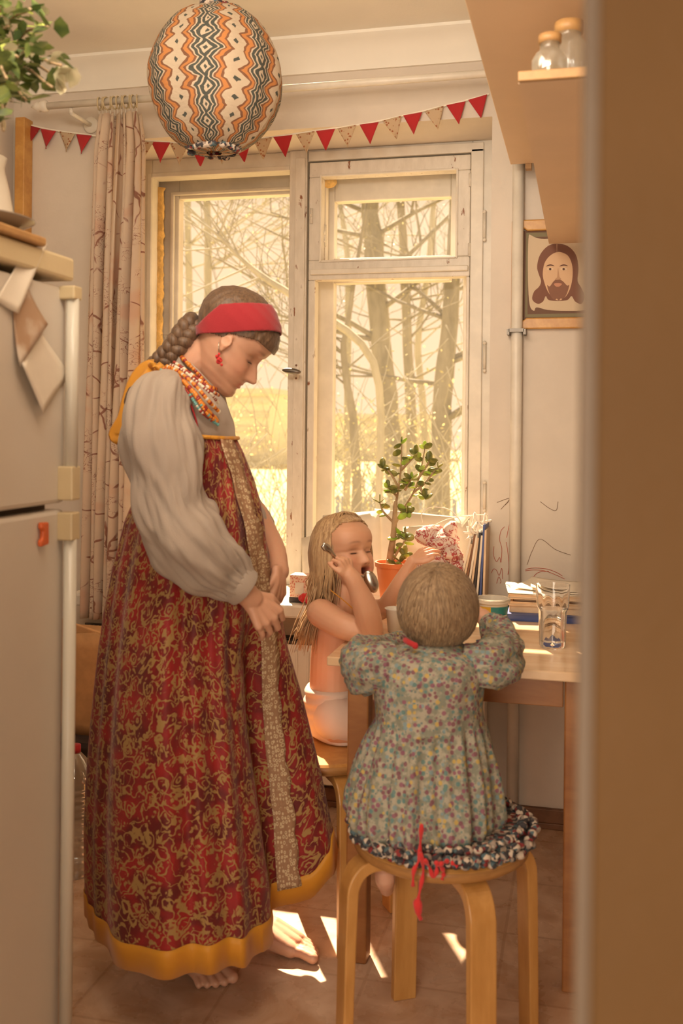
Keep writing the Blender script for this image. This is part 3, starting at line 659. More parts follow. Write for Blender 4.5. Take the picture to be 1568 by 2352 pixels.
for px, k in flags:
    yy = interp([(a_, b_) for a_, b_ in sy], px); sl = (interp(sy, px+20)-interp(sy, px-20))/40
    hw = 22 if px > 200 else 18; h = 50 if px > 200 else 46
    pts = []
    L_, R_, T_ = on_y(px-hw, yy-sl*hw+2, YF), on_y(px+hw, yy+sl*hw+2, YF), on_y(px+random.uniform(-4, 4)-sl*30, yy+h, YF)
    mb = MB(); n_ = 8; vs = []
    for j in range(n_+1):
        for i in range(n_+1):
            q = L_.lerp(R_, i/n_).lerp(T_, j/n_*.985); q.y += -.004-.005*math.sin(i/n_*3.1+px)*math.sin(j/n_*2); vs.append(q)
    mb.add(vs, [(j*(n_+1)+i, j*(n_+1)+i+1, (j+1)*(n_+1)+i+1, (j+1)*(n_+1)+i) for j in range(n_) for i in range(n_)])
    o = obj('pennant', mb, M[{'r': 'red', 'c': 'calico', 'd': 'calico_red'}[k]], None, True, solid=.0012)
    tag(o, lab[px], 'pennant', 'pennants on the ribbon over the window')
# small string with bead hanging by post
# ---- lampshade
lc = P(494, 186, 2.70); lr = .178
lamp = empty('pendant_lamp', (lc.x, lc.y, ZC), 'round fabric pendant lampshade in orange, cream and black zigzag hanging from the ceiling', 'lamp')
rings = []; NS = 96; uvs = []
for j in range(61):
    a_ = math.pi*(j/60); ring = []
    for i in range(NS):
        b_ = 2*math.pi*i/NS
        rr = math.sin(a_)**.85 if 0 < a_ < math.pi else 0.0
        q = Vector((math.cos(b_)*rr, math.sin(b_)*rr, 0))
        lum = 1+.05*noise.noise(Vector((math.cos(b_)*1.6, math.sin(b_)*1.6, a_*1.5)))+.016*math.cos(b_*12)*rr
        zz_ = -math.cos(a_)*1.10
        if j > 50: zz_ += .03*math.sin(b_*9)*(1-rr)
        q = q*lr*lum+Vector((0, 0, zz_*lr*(1+.03*noise.noise(Vector((b_, a_, 7))))))
        if rr < .12: q = Vector((math.cos(b_)*.12*lr, math.sin(b_)*.12*lr, q.z+(.0 if j < 5 else -.004)))
        ring.append(lc+q)
    rings.append(ring)
obj('shade', MB().loft(rings, False, True, lambda i, j, p: (i/NS, j/60)), M['zigzag'], lamp, True)
g = MB()
for i in range(26):
    b_ = i/26*6.283; r_ = .034+.012*random.random(); g.ell(lc+Vector((math.cos(b_)*r_, math.sin(b_)*r_, lr*1.10+random.uniform(-.004, .008))), (.008, .008, .009), None, 8, 6)
for i in range(30):
    b_ = i/30*6.283; r_ = .06+.01*random.random(); g.ell(lc+Vector((math.cos(b_)*r_, math.sin(b_)*r_, -lr*1.03+random.uniform(-.008, .008))), (.013, .013, .009), None, 8, 6)
obj('gathered_edge', g, M['rag'], lamp, True)
obj('cord', MB().tube([lc+Vector((0, 0, lr*1.05)), (lc.x, lc.y, ZC)], .003, 8), M['brown'], lamp, True)
# ================================================================== OUTSIDE
tag(obj('ground_outside', MB().box((-60, 4.5, -1.7), (60, 120, -1.5)), paint('spring_ground', (.60, .50, .26, 1), .95, .1, .6)), None, None, None, 'structure')
def brlist(out, p, d, L, r, depth, bend=.5):
    n_ = 5; pts = [p.copy()]; rad = [r]; q = p.copy(); dd = d.copy()
    for i in range(n_):
        dd = (dd+Vector((random.uniform(-1, 1), random.uniform(-.6, .6), random.uniform(-.5, .8)))*bend*.3).normalized()
        q = q+dd*L/n_; pts.append(q.copy()); rad.append(r*(1-.65*(i+1)/n_))
        if depth > 0 and i >= 1 and random.random() < .85:
            s_ = random.choice((-1, 1)); nd = (dd+Vector((s_*random.uniform(.5, 1.1), random.uniform(-.4, .4), random.uniform(-.1, .5)))).normalized()
            brlist(out, q, nd, L*random.uniform(.45, .7), rad[-1]*.7, depth-1, bend)
    out.append((pts, rad))
def tree(name, trunk, rpx, t, label, mat, nb=10, L=1.6, depth=2, cat='tree', group=None, up=.6, leaves=0, range_=(.25, 1)):
    pts = spline([P(a_, b_, t) for a_, b_ in trunk], 18); bot = pts[-1].copy(); 
    g0 = Vector((bot.x+(bot-pts[-3]).x*.5, bot.y, -1.5)); pts = pts+[bot.lerp(g0, .5), g0]
    top = pts[0]; r0 = rpx[0]*t/FPX/2; r1 = rpx[1]*t/FPX/2
    rad = [lerp(r0, r1, min(1, i/17)) for i in range(len(pts))]; rad[-1] = r1*1.25
    root = empty(name, g0, label, cat, group)
    tr = MB().tube(pts, rad, 12)
    for v in tr.v: v += Vector((noise.noise(v*3), noise.noise(v*3+Vector((5, 5, 5))), 0))*r1*.25
    obj('trunk', tr, M[mat], root, True)
    out = []
    for i in range(nb):
        k = int(random.uniform(*range_)*(len(pts)-4)*.75); s_ = random.choice((-1, 1))
        brlist(out, pts[k], Vector((s_*random.uniform(.5, 1), random.uniform(-.3, .3), random.uniform(.1, 1)*up)).normalized(), L*random.uniform(.6, 1.3), max(rad[k]*.32, .006), depth)
    b = MB()
    for p_, r_ in out: b.tube(p_, [max(x, .0035) for x in r_], 5)
    obj('branches', b, M[mat], root, True)
    if leaves:
        lv = MB()
        for i in range(leaves):
            p_, r_ = random.choice(out); q = random.choice(p_[2:])+Vector((random.gauss(0, .05), random.gauss(0, .05), random.gauss(0, .05))); s_ = random.uniform(.006, .014)*t/11
            a_ = Vector((random.gauss(0, 1), random.gauss(0, 1), random.gauss(0, 1))).normalized(); b_ = a_.orthogonal().normalized()
            lv.add([q-a_*s_, q+b_*s_*.6, q+a_*s_, q-b_*s_*.6], [(0, 1, 2, 3)])
        tag(obj('young_leaves', lv, M['bud'], root), None, None, None, 'stuff')
    return root
M['bud'] = leafm('spring_leaves', (.50, .47, .20, 1), (.66, .62, .34, 1), .4)
tree('tree', [(846, 250), (850, 460), (862, 640), (880, 860), (905, 1060), (925, 1190)], (38, 54), 11, 'thickest tree trunk behind the middle of the right window pane', 'bark', 9, 1.5, 2, leaves=350)
tree('tree', [(1050, 380), (1040, 640), (1022, 860), (1010, 1040), (1008, 1190)], (30, 52), 10.5, 'broad grey tree trunk at the right side of the right window pane', 'bark', 8, 1.4, 2, leaves=350)
tree('tree', [(912, 330), (925, 560), (935, 760), (944, 960), (948, 1190)], (16, 28), 12.5, 'slim straight tree between the two thick trunks', 'bark', 8, 1.5, 2, leaves=250)
tree('tree', [(850, 420), (812, 650), (796, 760), (788, 800), (800, 900), (815, 1000), (818, 1180)], (7, 24), 9, 'young forked tree at the left side of the right window pane', 'bark', 8, 1.0, 2, leaves=220)
tree('tree', [(770, 420), (795, 560), (800, 700)], (10, 16), 13, 'thin dark tree seen through the small vent pane', 'bark_hazed', 7, 1.6, 2, leaves=100)
tree('tree', [(1000, 400), (985, 600), (960, 780), (968, 900), (985, 1180)], (12, 18), 14, 'thin leaning tree touching the broad right trunk', 'bark_hazed', 8, 1.6, 2, leaves=150)
tree('tree', [(470, 300), (478, 600), (470, 900), (472, 1180)], (14, 24), 16, 'hazy tree behind the left window pane, right one of the cluster', 'bark_hazed', 10, 2.2, 2, leaves=200)
tree('tree', [(430, 300), (432, 600), (440, 900), (440, 1180)], (12, 22), 17, 'hazy tree behind the left window pane, left one of the cluster', 'bark_hazed', 10, 2.2, 2, leaves=200)
0 and tree('tree', [(560, 350), (540, 560), (520, 760), (560, 900), (580, 1180)], (9, 18), 13, 'spindly tree rising beside the headband in the left pane', 'bark_hazed', 10, 1.8, 2, leaves=260)
0 and tree('tree', [(1100, 300), (980, 330), (960, 500), (1000, 1180)], (8, 20), 18, 'far pale tree behind the two thick trunks', 'bark_hazed', 12, 2.5, 2, leaves=100)
# long diagonal bough in left pane
bo = MB(); out = []
bp = spline([P(440, 495, 7.5), P(500, 540, 7.5), P(560, 600, 7.5), P(610, 640, 7.5), P(700, 700, 7.5), P(860, 840, 7.6), P(870, 1180, 7.8)], 30)
bp = bp+[Vector((bp[-1].x, bp[-1].y, -1.5))]
bo.tube(bp, [lerp(.006, .03, min(1, i/20)) for i in range(31)], 6)
for i in range(10): brlist(out, bp[random.randint(1, 14)], Vector((random.uniform(-1, .6), 0, random.uniform(-.2, 1))).normalized(), .9, .009, 2)
for p_, r_ in out: bo.tube(p_, [max(x, .003) for x in r_], 5)
tag(obj('tree', bo, M['bark_hazed'], None, True, org=(bp[-1].x, bp[-1].y, -1.5)), 'low tree with one long diagonal bough crossing the left window pane', 'tree')
# bushes
def bush(px, py, t, w_, h_, n_, label):
    c_ = P(px, py, t); root = empty('bush', (c_.x, c_.y, -1.5), label, 'bush', 'bushes outside the window')
    out = []
    for i in range(9): brlist(out, Vector((c_.x+random.uniform(-.2, .2), c_.y, -1.5)), Vector((random.uniform(-.6, .6), random.uniform(-.4, .4), 1)).normalized(), h_*random.uniform(.7, 1.1), .012, 2)
    b = MB()
    for p_, r_ in out: b.tube(p_, [max(x, .004) for x in r_], 4)
    obj('stems', b, M['bark_hazed'], root, True)
    lv = MB()
    for i in range(n_):
        p_, r_ = random.choice(out); q = random.choice(p_)+Vector((random.gauss(0, .12), random.gauss(0, .1), random.gauss(0, .1))); s_ = random.uniform(.010, .024)
        a_ = Vector((random.gauss(0, 1), random.gauss(0, 1), random.gauss(0, 1))).normalized(); b_ = a_.orthogonal().normalized()
        lv.add([q-a_*s_, q+b_*s_*.6, q+a_*s_, q-b_*s_*.6], [(0, 1, 2, 3)])
    tag(obj('leaves', lv, M['bud'], root), None, None, None, 'stuff')
bush(590, 1080, 9, 1, 2.3, 900, 'yellow-green bush behind the left window pane beside the dress front')
bush(520, 1000, 12, 1, 2.6, 700, 'far bush behind the left window pane under the chin')
bush(790, 1080, 10, 1, 2.2, 700, 'yellow-green bush at the lower left of the right window pane')
bush(960, 1080, 11, 1, 2.1, 700, 'pale bush between the thick trunks behind the plant')
bush(1050, 1020, 8.5, 1, 2.2, 700, 'bush in front of the broad right trunk')
# far buildings
def building(x0, x1, y0, t, label, floors, mat):
    a_, b_ = P(x0, y0, t), P(x1, y0, t); zt2 = a_.z
    root = empty('apartment_building', ((a_.x+b_.x)/2, a_.y, -1.5), label, 'building')
    lo = Vector((a_.x, a_.y, -1.5)); hi = Vector((b_.x, a_.y+10, zt2)); obj('wall', MB().box(lo, hi), mat, root)
    nx = max(3, int((hi.x-lo.x)/3)); h = (zt2+1.5)/floors
    for j in range(floors):
        for i in range(nx):
            xx = lerp(lo.x, hi.x, (i+.5)/nx); z_ = -1.5+(j+.35)*h
            obj('window', MB().box((xx-.6, lo.y-.1, z_), (xx+.6, lo.y-.02, z_+h*.42)), winm, root)
    obj('roof', MB().box((lo.x-.3, lo.y-.3, zt2), (hi.x+.3, hi.y, zt2+.4)), winm, root)
winm = paint('far_window', (.66, .64, .52, 1), .5); hz1 = paint('hazy_plaster', (.80, .78, .62, 1), .95)  # distance haze mixed into these pale wall and window colours
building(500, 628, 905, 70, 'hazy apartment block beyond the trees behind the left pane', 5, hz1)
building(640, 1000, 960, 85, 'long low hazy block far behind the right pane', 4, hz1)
f1, f2 = P(745, 1135, 20), P(1060, 1135, 20)
fe = empty('blue_fence', ((f1.x+f2.x)/2, f1.y, -1.5), 'blue fence low behind the trees beyond the right window pane', 'fence')
blm = paint('blue_fence_paint', (.30, .36, .52, 1), .7)
for i in range(24):
    xa = lerp(f1.x, f2.x, i/24); obj('panel', MB().box((xa, f1.y, -1.5), (xa+(f2.x-f1.x)/24-.02, f1.y+.03, on_y(760, 1138, f1.y).z)), blm, fe)

# ================================================================== FRIDGE AND THINGS ON IT
fr_ = empty('refrigerator', (-1.3, 1.4, 0), 'old white two-door refrigerator with papers and a magnet at the left edge', 'refrigerator')
_q = P(152, 900, 1.864); FXf, FY1 = _q.x, _q.y; FY0 = FY1-.6; zd = 1.29-(1168-980)/1227
obj('body', MB().box((FXf-.62, FY0, .04), (FXf-.045, FY1, 1.555)), M['fridge'], fr_, bevel=.01)
obj('top_board', MB().box((FXf-.63, FY0-.005, 1.557), (FXf+.012, FY1+.006, 1.60)), M['fridge_yellow'], fr_, bevel=.006)
fd = obj('freezer_door', MB().box((FXf-.04, FY0, zd+.006), (FXf, FY1, 1.545)), M['fridge'], fr_, bevel=.008)
ld = obj('fridge_door', MB().box((FXf-.04, FY0, .08), (FXf, FY1, zd-.006)), M['fridge'], fr_, bevel=.008)
obj('gasket', MB().box((FXf-.046, FY0+.01, .08), (FXf-.039, FY1-.005, 1.54)), M['gasket'], fr_)
obj('door_handle', MB().tube([(FXf+.018, FY1-.012, 1.535), (FXf+.018, FY1-.012, zd+.05)], .012, 14), M['fridge_trim'], fd, True)
for z0_, z1_ in ((zd+.012, zd+.075), (1.52, 1.545)): obj('handle_cap', MB().box((FXf-.002, FY1-.028, z0_), (FXf+.03, FY1+.003, z1_)), M['fridge_yellow'], fd, bevel=.003)
obj('door_handle', MB().tube([(FXf+.018, FY1-.012, zd-.05), (FXf+.018, FY1-.012, .15)], .012, 14), M['fridge_trim'], ld, True)
obj('handle_cap', MB().box((FXf-.002, FY1-.028, zd-.062), (FXf+.03, FY1+.003, zd-.010)), M['fridge_yellow'], ld, bevel=.003)
def on_fridge(px, py, dx=0): return on_x(px, py, FXf+dx)
def card(pts, mat, label, curl=.0, name='paper_note'):
    q = [on_fridge(a_, b_, .002) for a_, b_ in pts]; mb = MB(); n_ = 8; vs = []
    for j in range(n_+1):
        for i in range(n_+1):
            p_ = q[0].lerp(q[1], i/n_).lerp(q[3].lerp(q[2], i/n_), j/n_); p_ = p_+Vector((curl*(j/n_)**2, 0, 0)); vs.append(p_)
    mb.add(vs, [(j*(n_+1)+i, j*(n_+1)+i+1, (j+1)*(n_+1)+i+1, (j+1)*(n_+1)+i) for j in range(n_) for i in range(n_)])
    return tag(obj(name, mb, mat, None, True, solid=.001), label, 'paper')
photo = NT('faded_photo', (.5, .4, .3, 1), .5); vv_ = photo.coord(); nn_ = photo.noise(vv_, 14, 3).outputs[0]
photo.col(photo.mix(photo.ss(nn_, .4, .6), (.42, .27, .17, 1), (.62, .52, .42, 1)))
card([(-10, 690), (45, 598), (96, 560), (30, 720)], M['paper'], 'large pale paper slanting at the top left of the fridge door', .01)
card([(30, 705), (62, 655), (96, 745), (32, 842)], photo.m, 'faded photo leaf above the white card on the fridge door', .012, 'photo_card')
card([(96, 768), (162, 862), (84, 950), (34, 836)], M['paper'], 'white card hanging tilted on the fridge door', .014)
mg = MB(); c_ = on_fridge(93, 1226, 0)
R2 = Matrix.Identity(3)
poly = [(-.014, -.020), (.012, -.022), (.014, -.012), (.006, -.006), (.006, .006), (.013, .011), (.012, .021), (-.013, .020)]
mg.prism([c_+Vector((.001, -a_, b_)) for a_, b_ in poly], (.009, 0, 0))
tag(obj('fridge_magnet', mg, M['orange'], bevel=.003), 'small orange letter-shaped magnet on the lower fridge door', 'magnet')
# tray, plate, vase, plant
tc_ = Vector((-1.05, 1.25, 1.601))
tp = on_z(108, 562, 1.605)
tag(obj('cutting_board', MB().box((tp.x-.30, tp.y-.24, 1.601), (tp.x, tp.y, 1.617)), M['shelf_edge'], bevel=.004), 'brown wooden board lying on top of the fridge', 'board')
tag(obj('plate', MB().lathe((tp.x-.105, tp.y-.07, 1.6185), [(0, 0), (.06, 0), (.07, .004), (.105, .02), (.107, .022), (.104, .023), (.068, .008), (0, .006)], 40), M['plate'], None, True), 'dark shallow plate resting on the wooden board', 'plate')
vc = PZ(-48, 1.601, 1.95)
vase = empty('potted_ivy', vc, 'leafy green ivy in a pale vase on top of the fridge', 'plant')
obj('vase', MB().lathe(vc, [(0, 0), (.05, 0), (.062, .03), (.066, .09), (.055, .15), (.045, .19), (.05, .21), (.042, .208), (.038, .18), (0, .17)], 32), M['ceramic'], vase, True)
lv_ = 0; stems = MB(); leafs = []
def leafblade(c, d, up, s, w=.62):
    d = Vector(d).normalized(); u = Vector(up); u = (u-d*u.dot(d)).normalized(); sd = d.cross(u)
    vs = [c, c+d*s*.3+sd*s*w*.5+u*s*.06, c+d*s*.65+sd*s*w*.42+u*s*.04, c+d*s, c+d*s*.65-sd*s*w*.42+u*s*.04, c+d*s*.3-sd*s*w*.5+u*s*.06, c+d*s*.35, c+d*s*.68]
    return vs, [(0, 6, 1), (6, 7, 2, 1), (7, 3, 2), (0, 5, 6), (6, 5, 4, 7), (7, 4, 3)]
ends = [P(20, 60, 1.74), P(70, 20, 1.68), P(110, 60, 1.68), P(140, 150, 1.68), P(120, 200, 1.68), P(60, 230, 1.68), P(10, 260, 1.68), P(40, 130, 1.62), P(85, 120, 1.68), P(15, 180, 1.59), P(145, 185, 1.70), P(30, -30, 1.68), P(8, 300, 1.68), P(-40, 100, 1.68), P(-60, 30, 1.68)]
for e_ in ends:
    st = vc+Vector((random.uniform(-.02, .02), random.uniform(-.02, .02), .2)); mid = (st+e_)/2+Vector((0, 0, .10))
    sp_ = spline([st, mid, e_], 12); stems.tube(sp_, .0025, 6)
    for q in sp_[4:]:
        for _ in range(3): leafs.append(leafblade(q+Vector((random.gauss(0, .012), random.gauss(0, .012), random.gauss(0, .012))), Vector((random.gauss(0, 1), random.gauss(0, 1), random.gauss(-.4, .7))), Vector((random.gauss(0, .4), random.gauss(0, .4), 1)), random.uniform(.022, .045)))
obj('stems', stems, M['stem'], vase, True)
for k, (vs, fs) in enumerate(leafs[:290]):
    obj('leaf', MB().add(vs, fs), M['ivy_pale' if random.random() < .16 else 'ivy'] if random.random() < .9 else M['jade_bright'], vase, True)

# ================================================================== TABLE
TZ = .74; _q = on_z(750, 1508, TZ); TX0, TY0, TY1 = _q.x, _q.y, YB-.16; TX1 = on_y(1293, 1900, TY0+.03).x+.052+.045
tb = empty('dining_table', (-.2, 2.7, 0), 'brown wooden kitchen table with square legs standing before the window', 'table')
obj('tabletop', MB().box((TX0, TY0, TZ-.022), (TX1, TY1, TZ)), M['table'], tb, bevel=.003)
ins = .045
for x in (TX0+ins, TX1-ins-.052):
    for y in (TY0+.03, TY1-.03-.052): obj('leg', MB().box((x, y, 0), (x+.052, y+.052, TZ-.022)), M['table_dark'], tb, bevel=.004)
for lo, hi in (((TX0+.1, TY0+.045, TZ-.092), (TX1-.1, TY0+.063, TZ-.022)), ((TX0+.1, TY1-.063, TZ-.092), (TX1-.1, TY1-.045, TZ-.022)), ((TX0+.06, TY0+.09, TZ-.092), (TX0+.078, TY1-.09, TZ-.022)), ((TX1-.078, TY0+.09, TZ-.092), (TX1-.06, TY1-.09, TZ-.022))):
    obj('apron', MB().box(lo, hi), M['table_dark'], tb, bevel=.002)
# glass of water
gc = on_z(1268, 1486, TZ); gl = empty('water_glass', gc, 'tall faceted drinking glass half filled with water on the table', 'glass')
def facet(r, z, k): return [gc+Vector((math.cos(2*math.pi*i/48)*r*1.09*(1-k*(abs(math.sin(i/48*2*math.pi*5)))), math.sin(2*math.pi*i/48)*r*1.09*(1-k*abs(math.sin(i/48*2*math.pi*5))), z)) for i in range(48)]
gR = .039; GH = .158
outr = [facet(.027, .0005, 0), facet(.030, .006, .05), facet(.032, .09, .07), facet(.037, .105, 0), facet(.0385, .14, 0), facet(gR, GH, 0)]
inn = [facet(gR-.002, GH, 0), facet(.0362, .14, 0), facet(.0345, .105, 0), facet(.029, .088, 0), facet(.026, .016, 0), facet(.004, .014, 0)]
obj('tumbler', MB().loft(outr+inn), M['clear'], gl, True, auto=True)
obj('water', MB().loft([facet(.0255, .0165, 0), facet(.0287, .088, 0), facet(.0325, .0985, 0)]), M['water'], gl, True, auto=True)
# yogurt tub
yc = on_z(1130, 1462, TZ); ytc = Vector((yc.x, yc.y, TZ)); yt = empty('yogurt_tub', ytc, 'teal and yellow plastic yogurt tub with clear rim at the toddler\'s hand', 'tub')
def cone(r0, r1, z0, z1, n=40, a0=0, a1=6.2832):
    mb = MB(); vs = []; k = n
    for i in range(k+1):
        a_ = lerp(a0, a1, i/k); vs += [ytc+Vector((math.cos(a_)*r0, math.sin(a_)*r0, z0)), ytc+Vector((math.cos(a_)*r1, math.sin(a_)*r1, z1))]
    return mb.add(vs, [(2*i, 2*i+2, 2*i+3, 2*i+1) for i in range(k)])
obj('tub', MB().lathe(ytc, [(0, 0.001), (.032, .001), (.042, .092), (.046, .092), (.046, .102), (.040, .102), (.039, .09), (.030, .004), (0, .004)], 40), M['ceramic'], yt, True, auto=True)
obj('label', cone(.0328, .0415, .008, .084), M['teal'], yt, True)
obj('label_patch', cone(.0362, .0418, .035, .084, 12, 3.9, 4.7), M['yellow'], yt, True)
obj('label_patch', cone(.0355, .0412, .02, .062, 10, 5.2, 5.9), M['paper'], yt, True)
obj('rim', MB().torus(ytc+Vector((0, 0, .100)), .045, .003, None, 40, 8), M['plastic_clear'], yt, True)
# small cup in front of girl
cc = on_z(905, 1452, TZ); tag(obj('small_cup', MB().lathe(cc, [(0, .001), (.017, .001), (.023, .06), (.027, .064), (.025, .066), (.021, .06), (.015, .004), (0, .004)], 30), M['ceramic'], None, True), 'small white cup behind the toddler\'s head on the left', 'cup')
# books and papers, back right of table
zs_ = TZ+.0005
_q = on_z(1160, 1425, TZ); BX0, BY0 = _q.x, _q.y
bk = [('blue', 'blue bound book at the bottom of the stack on the table', .020, BX0+.000, BX0+0.326, BY0+0.000, BY0+0.230), ('paper_warm', 'thick tan sketchbook above the blue book', .020, BX0+.012, BX0+0.323, BY0+0.020, BY0+0.240), ('paper_warm', 'tan cardboard folder in the middle of the stack', .010, BX0+.006, BX0+0.318, BY0+0.020, BY0+0.250), ('brown', 'thin dark notebook under the top papers', .008, BX0+.017, BX0+0.308, BY0+0.030, BY0+0.230), ('paper_warm', 'cream notebook just below the loose sheets', .013, BX0+.003, BX0+0.320, BY0+0.020, BY0+0.250)]
for m_, l_, h_, x0_, x1_, y0_, y1_ in bk:
    b = empty('book', ((x0_+x1_)/2, y0_, zs_), l_, 'book', 'books and folders stacked on the table')
    rz = Matrix.Rotation(random.uniform(-.03, .03), 3, 'Z')
    piv = Vector(((x0_+x1_)/2, (y0_+y1_)/2, zs_))
    obj('cover', MB().box((x0_, y0_, zs_), (x1_, y1_, zs_+.0016), rz, piv).box((x0_, y0_, zs_+h_-.0016), (x1_, y1_, zs_+h_), rz, piv).box((x0_, y0_, zs_), (x0_+.002, y1_, zs_+h_), rz, piv), M[m_], b)
    obj('pages', MB().box((x0_+.002, y0_+.004, zs_+.0016), (x1_-.004, y1_-.004, zs_+h_-.0016), rz, piv), M['paper_warm' if m_ != 'blue' else 'blue'], b)
    zs_ += h_+.0004
for i, (rz_, dx, dy, l_) in enumerate(((.12, -.01, .0, 'lower loose white sheet on the book stack'), (-.22, .03, .02, 'slanted white sheet lying on the lower sheet'), (.05, .06, .03, 'topmost bright sheet on the book stack'))):
    mb = MB(); n_ = 8; vs = []; c_ = Vector((BX0+.148+dx, BY0+.13+dy, zs_)); R_ = Matrix.Rotation(rz_, 3, 'Z')
    for j in range(n_+1):
        for k in range(n_+1): vs.append(c_+R_ @ Vector(((k/n_-.5)*.29, (j/n_-.5)*.205, .006*(k/n_-.5)**2*4*(i+1)*.6+.001*math.sin(j))))
    mb.add(vs, [(j*(n_+1)+k, j*(n_+1)+k+1, (j+1)*(n_+1)+k+1, (j+1)*(n_+1)+k) for j in range(n_) for k in range(n_)])
    tag(obj('paper_sheet', mb, M['paper'], None, True, solid=.0006), l_, 'paper'); zs_ += .0035
# standing folders against the right window jamb
cols_ = ['paper', 'paper_warm', 'brown', 'paper', 'paper_warm', 'black', 'paper', 'blue', 'paper_warm']
for i in range(9):
    px = 1046+i*8.4; lean = .20*(1-i/8)+.02; bz = SILL+.001; xb = on_y(px, 1360, YB-.07).x; h_ = random.uniform(.21, .25)+.01*i/2
    rt = Matrix.Rotation(lean, 3, 'Y')
    mb = MB().box((xb-.0035, YB-.125, bz), (xb+.0035, YB+.08, bz+h_), rt, (xb+.0035, YB-.04, bz))
    tag(obj('folder', mb, M[cols_[i]], bevel=.001), ['white folder standing leftmost against the window jamb', 'tan folder standing second from the left by the jamb', 'dark brown folder leaning in the standing row', 'white folder left of the middle of the standing row', 'tan folder in the middle of the standing row', 'black folder standing in the row by the jamb', 'pale folder right of the black one', 'blue folder in the standing row', 'tan folder rightmost against the wall corner'][i], 'folder', 'folders standing on the sill')
g = MB()
for i in range(9):
    a_ = random.uniform(0, 6.28); c_ = on_y(random.uniform(1065, 1112), random.uniform(1185, 1235), YB-.10); pts = [c_+Vector((random.gauss(0, .016), random.gauss(0, .01), random.gauss(0, .02))) for _ in range(5)]
    g.tube(spline(pts, 20), .004, 6, flat=.35)
tag(obj('ribbon_bundle', g, M['ribbon_white'], None, True), 'tangle of white ribbons on top of the standing folders', 'ribbon')
g = MB().tube(spline([on_y(a_, b_, YB-.09) for a_, b_ in ((970, 1200), (968, 1180), (990, 1165), (1030, 1170), (1052, 1190), (1060, 1205))], 30), .0016, 6).tube(spline([on_y(a_, b_, YB-.09) for a_, b_ in ((990, 1210), (1030, 1192), (1080, 1184), (1120, 1182))], 20), .0014, 6)
tag(obj('wire', g, M['ribbon_white'], None, True), 'thin white wire looping above the patterned bag', 'wire')
# patterned cloth bags
def bag(cs, label):
    root = empty('cloth_bag', on_y(cs[0][0], 1385, YB-.09), label, 'bag'); root.location.z = SILL
    mb = MB()
    for px, py, rx, rz_, Y_ in cs:
        c_ = on_y(px, py, Y_); k0 = len(mb.v); mb.ell(c_, (rx, .045, rz_), Matrix.Rotation(random.uniform(-.5, .5), 3, 'Y'), 40, 26)
        for v in mb.v[k0:]:
            d_ = (v-c_); f = noise.noise(v*28)*.010+abs(noise.noise(v*50))*.009; v += d_.normalized()*f
    obj('bag_cloth', mb, bagm, root, True)
a = NT('red_line_print', (.6, .5, .45, 1), .9); n3 = a.noise(a.coord(), 34, 2, .5, 1.6).outputs[0]
f = a.math('SUBTRACT', 1.0, a.ss(a.math('ABSOLUTE', a.math('SUBTRACT', n3, .5)), .02, .05)); a.col(a.mix(f, (.62, .50, .44, 1), (.36, .06, .06, 1))); bagm = a.m
bag([(985, 1230, .045, .032, YB-.03), (1015, 1245, .05, .04, YB-.05), (1000, 1300, .06, .07, YB-.04), (1035, 1220, .022, .035, YB-.04)], 'crumpled cloth bag with dark red line pattern beside the plant pot')
bag([(1042, 1272, .03, .03, YB-.09), (1045, 1320, .034, .055, YB-.09)], 'small red patterned pouch leaning at the standing folders')
# jade plant
pc = Vector((on_y(906, 1340, YB-.03).x, YB-.03, SILL+.001))
jp = empty('jade_plant', pc, 'jade plant with round green leaves in an orange pot on the sill', 'plant')
obj('pot', MB().lathe(pc, [(0, 0), (.045, 0), (.062, .125), (.066, .125), (.067, .140), (.061, .140), (.058, .128), (0, .12)], 40), M['terracotta'], jp, True, auto=True)
obj('soil', MB().lathe(pc, [(0, .118), (.058, .12), (.03, .13), (0, .132)], 24), M['brown'], jp, True)
YJ = YB-.03
def J(px, py, dy=0): return on_y(px, py, YJ+dy)
tr = MB().tube(spline([J(893, 1310), J(897, 1270), J(903, 1230), J(906, 1190), J(908, 1150)], 14), [lerp(.0135, .007, i/13) for i in range(14)], 12)
brs = [[(908, 1160), (915, 1120), (921, 1070), (922, 1020)], [(904, 1210), (925, 1170), (950, 1130), (965, 1085), (975, 1030)], [(950, 1130), (975, 1110), (995, 1085), (1005, 1075)], [(915, 1120), (895, 1085), (878, 1075)], [(921, 1080), (940, 1060), (955, 1045)], [(903, 1200), (880, 1175), (872, 1155)], [(960, 1100), (985, 1060)], [(925, 1170), (935, 1180)], [(900, 1290), (920, 1255), (932, 1240)], [(905, 1240), (930, 1225)], [(895, 1300), (915, 1290), (930, 1275)], [(965, 1120), (975, 1145)], [(930, 1125), (945, 1100)], [(912, 1140), (890, 1120)]]
jl = []
for b in brs:
    dy0 = random.uniform(-.03, .03); pts = spline([J(a_, c_, dy0*i/(len(b)-1)) for i, (a_, c_) in enumerate(b)], 10); tr.tube(pts, [lerp(.0048, .0022, i/9) for i in range(10)], 8)
    for k in range(3, 10):
        for s_ in (-1, 1):
            if random.random() < .55 or k == 9: jl.append((pts[k], (Vector((s_*random.uniform(.5, 1), random.uniform(-.8, .8), random.uniform(-.4, .9)))).normalized()))
    jl.append((pts[-1], Vector((0, 0, 1))))
obj('stem', tr, M['stem'], jp, True)
for q, d_ in jl[:150]:
    s_ = random.uniform(.011, .019); rot = d_.to_track_quat('X', 'Z').to_matrix() @ Matrix.Rotation(random.uniform(0, 3), 3, 'X')
    obj('leaf', MB().ell(q+d_*s_*.95, (s_, s_*.62, s_*.16), rot, 10, 6), M['jade_bright' if random.random() < .3 else 'jade'], jp, True)
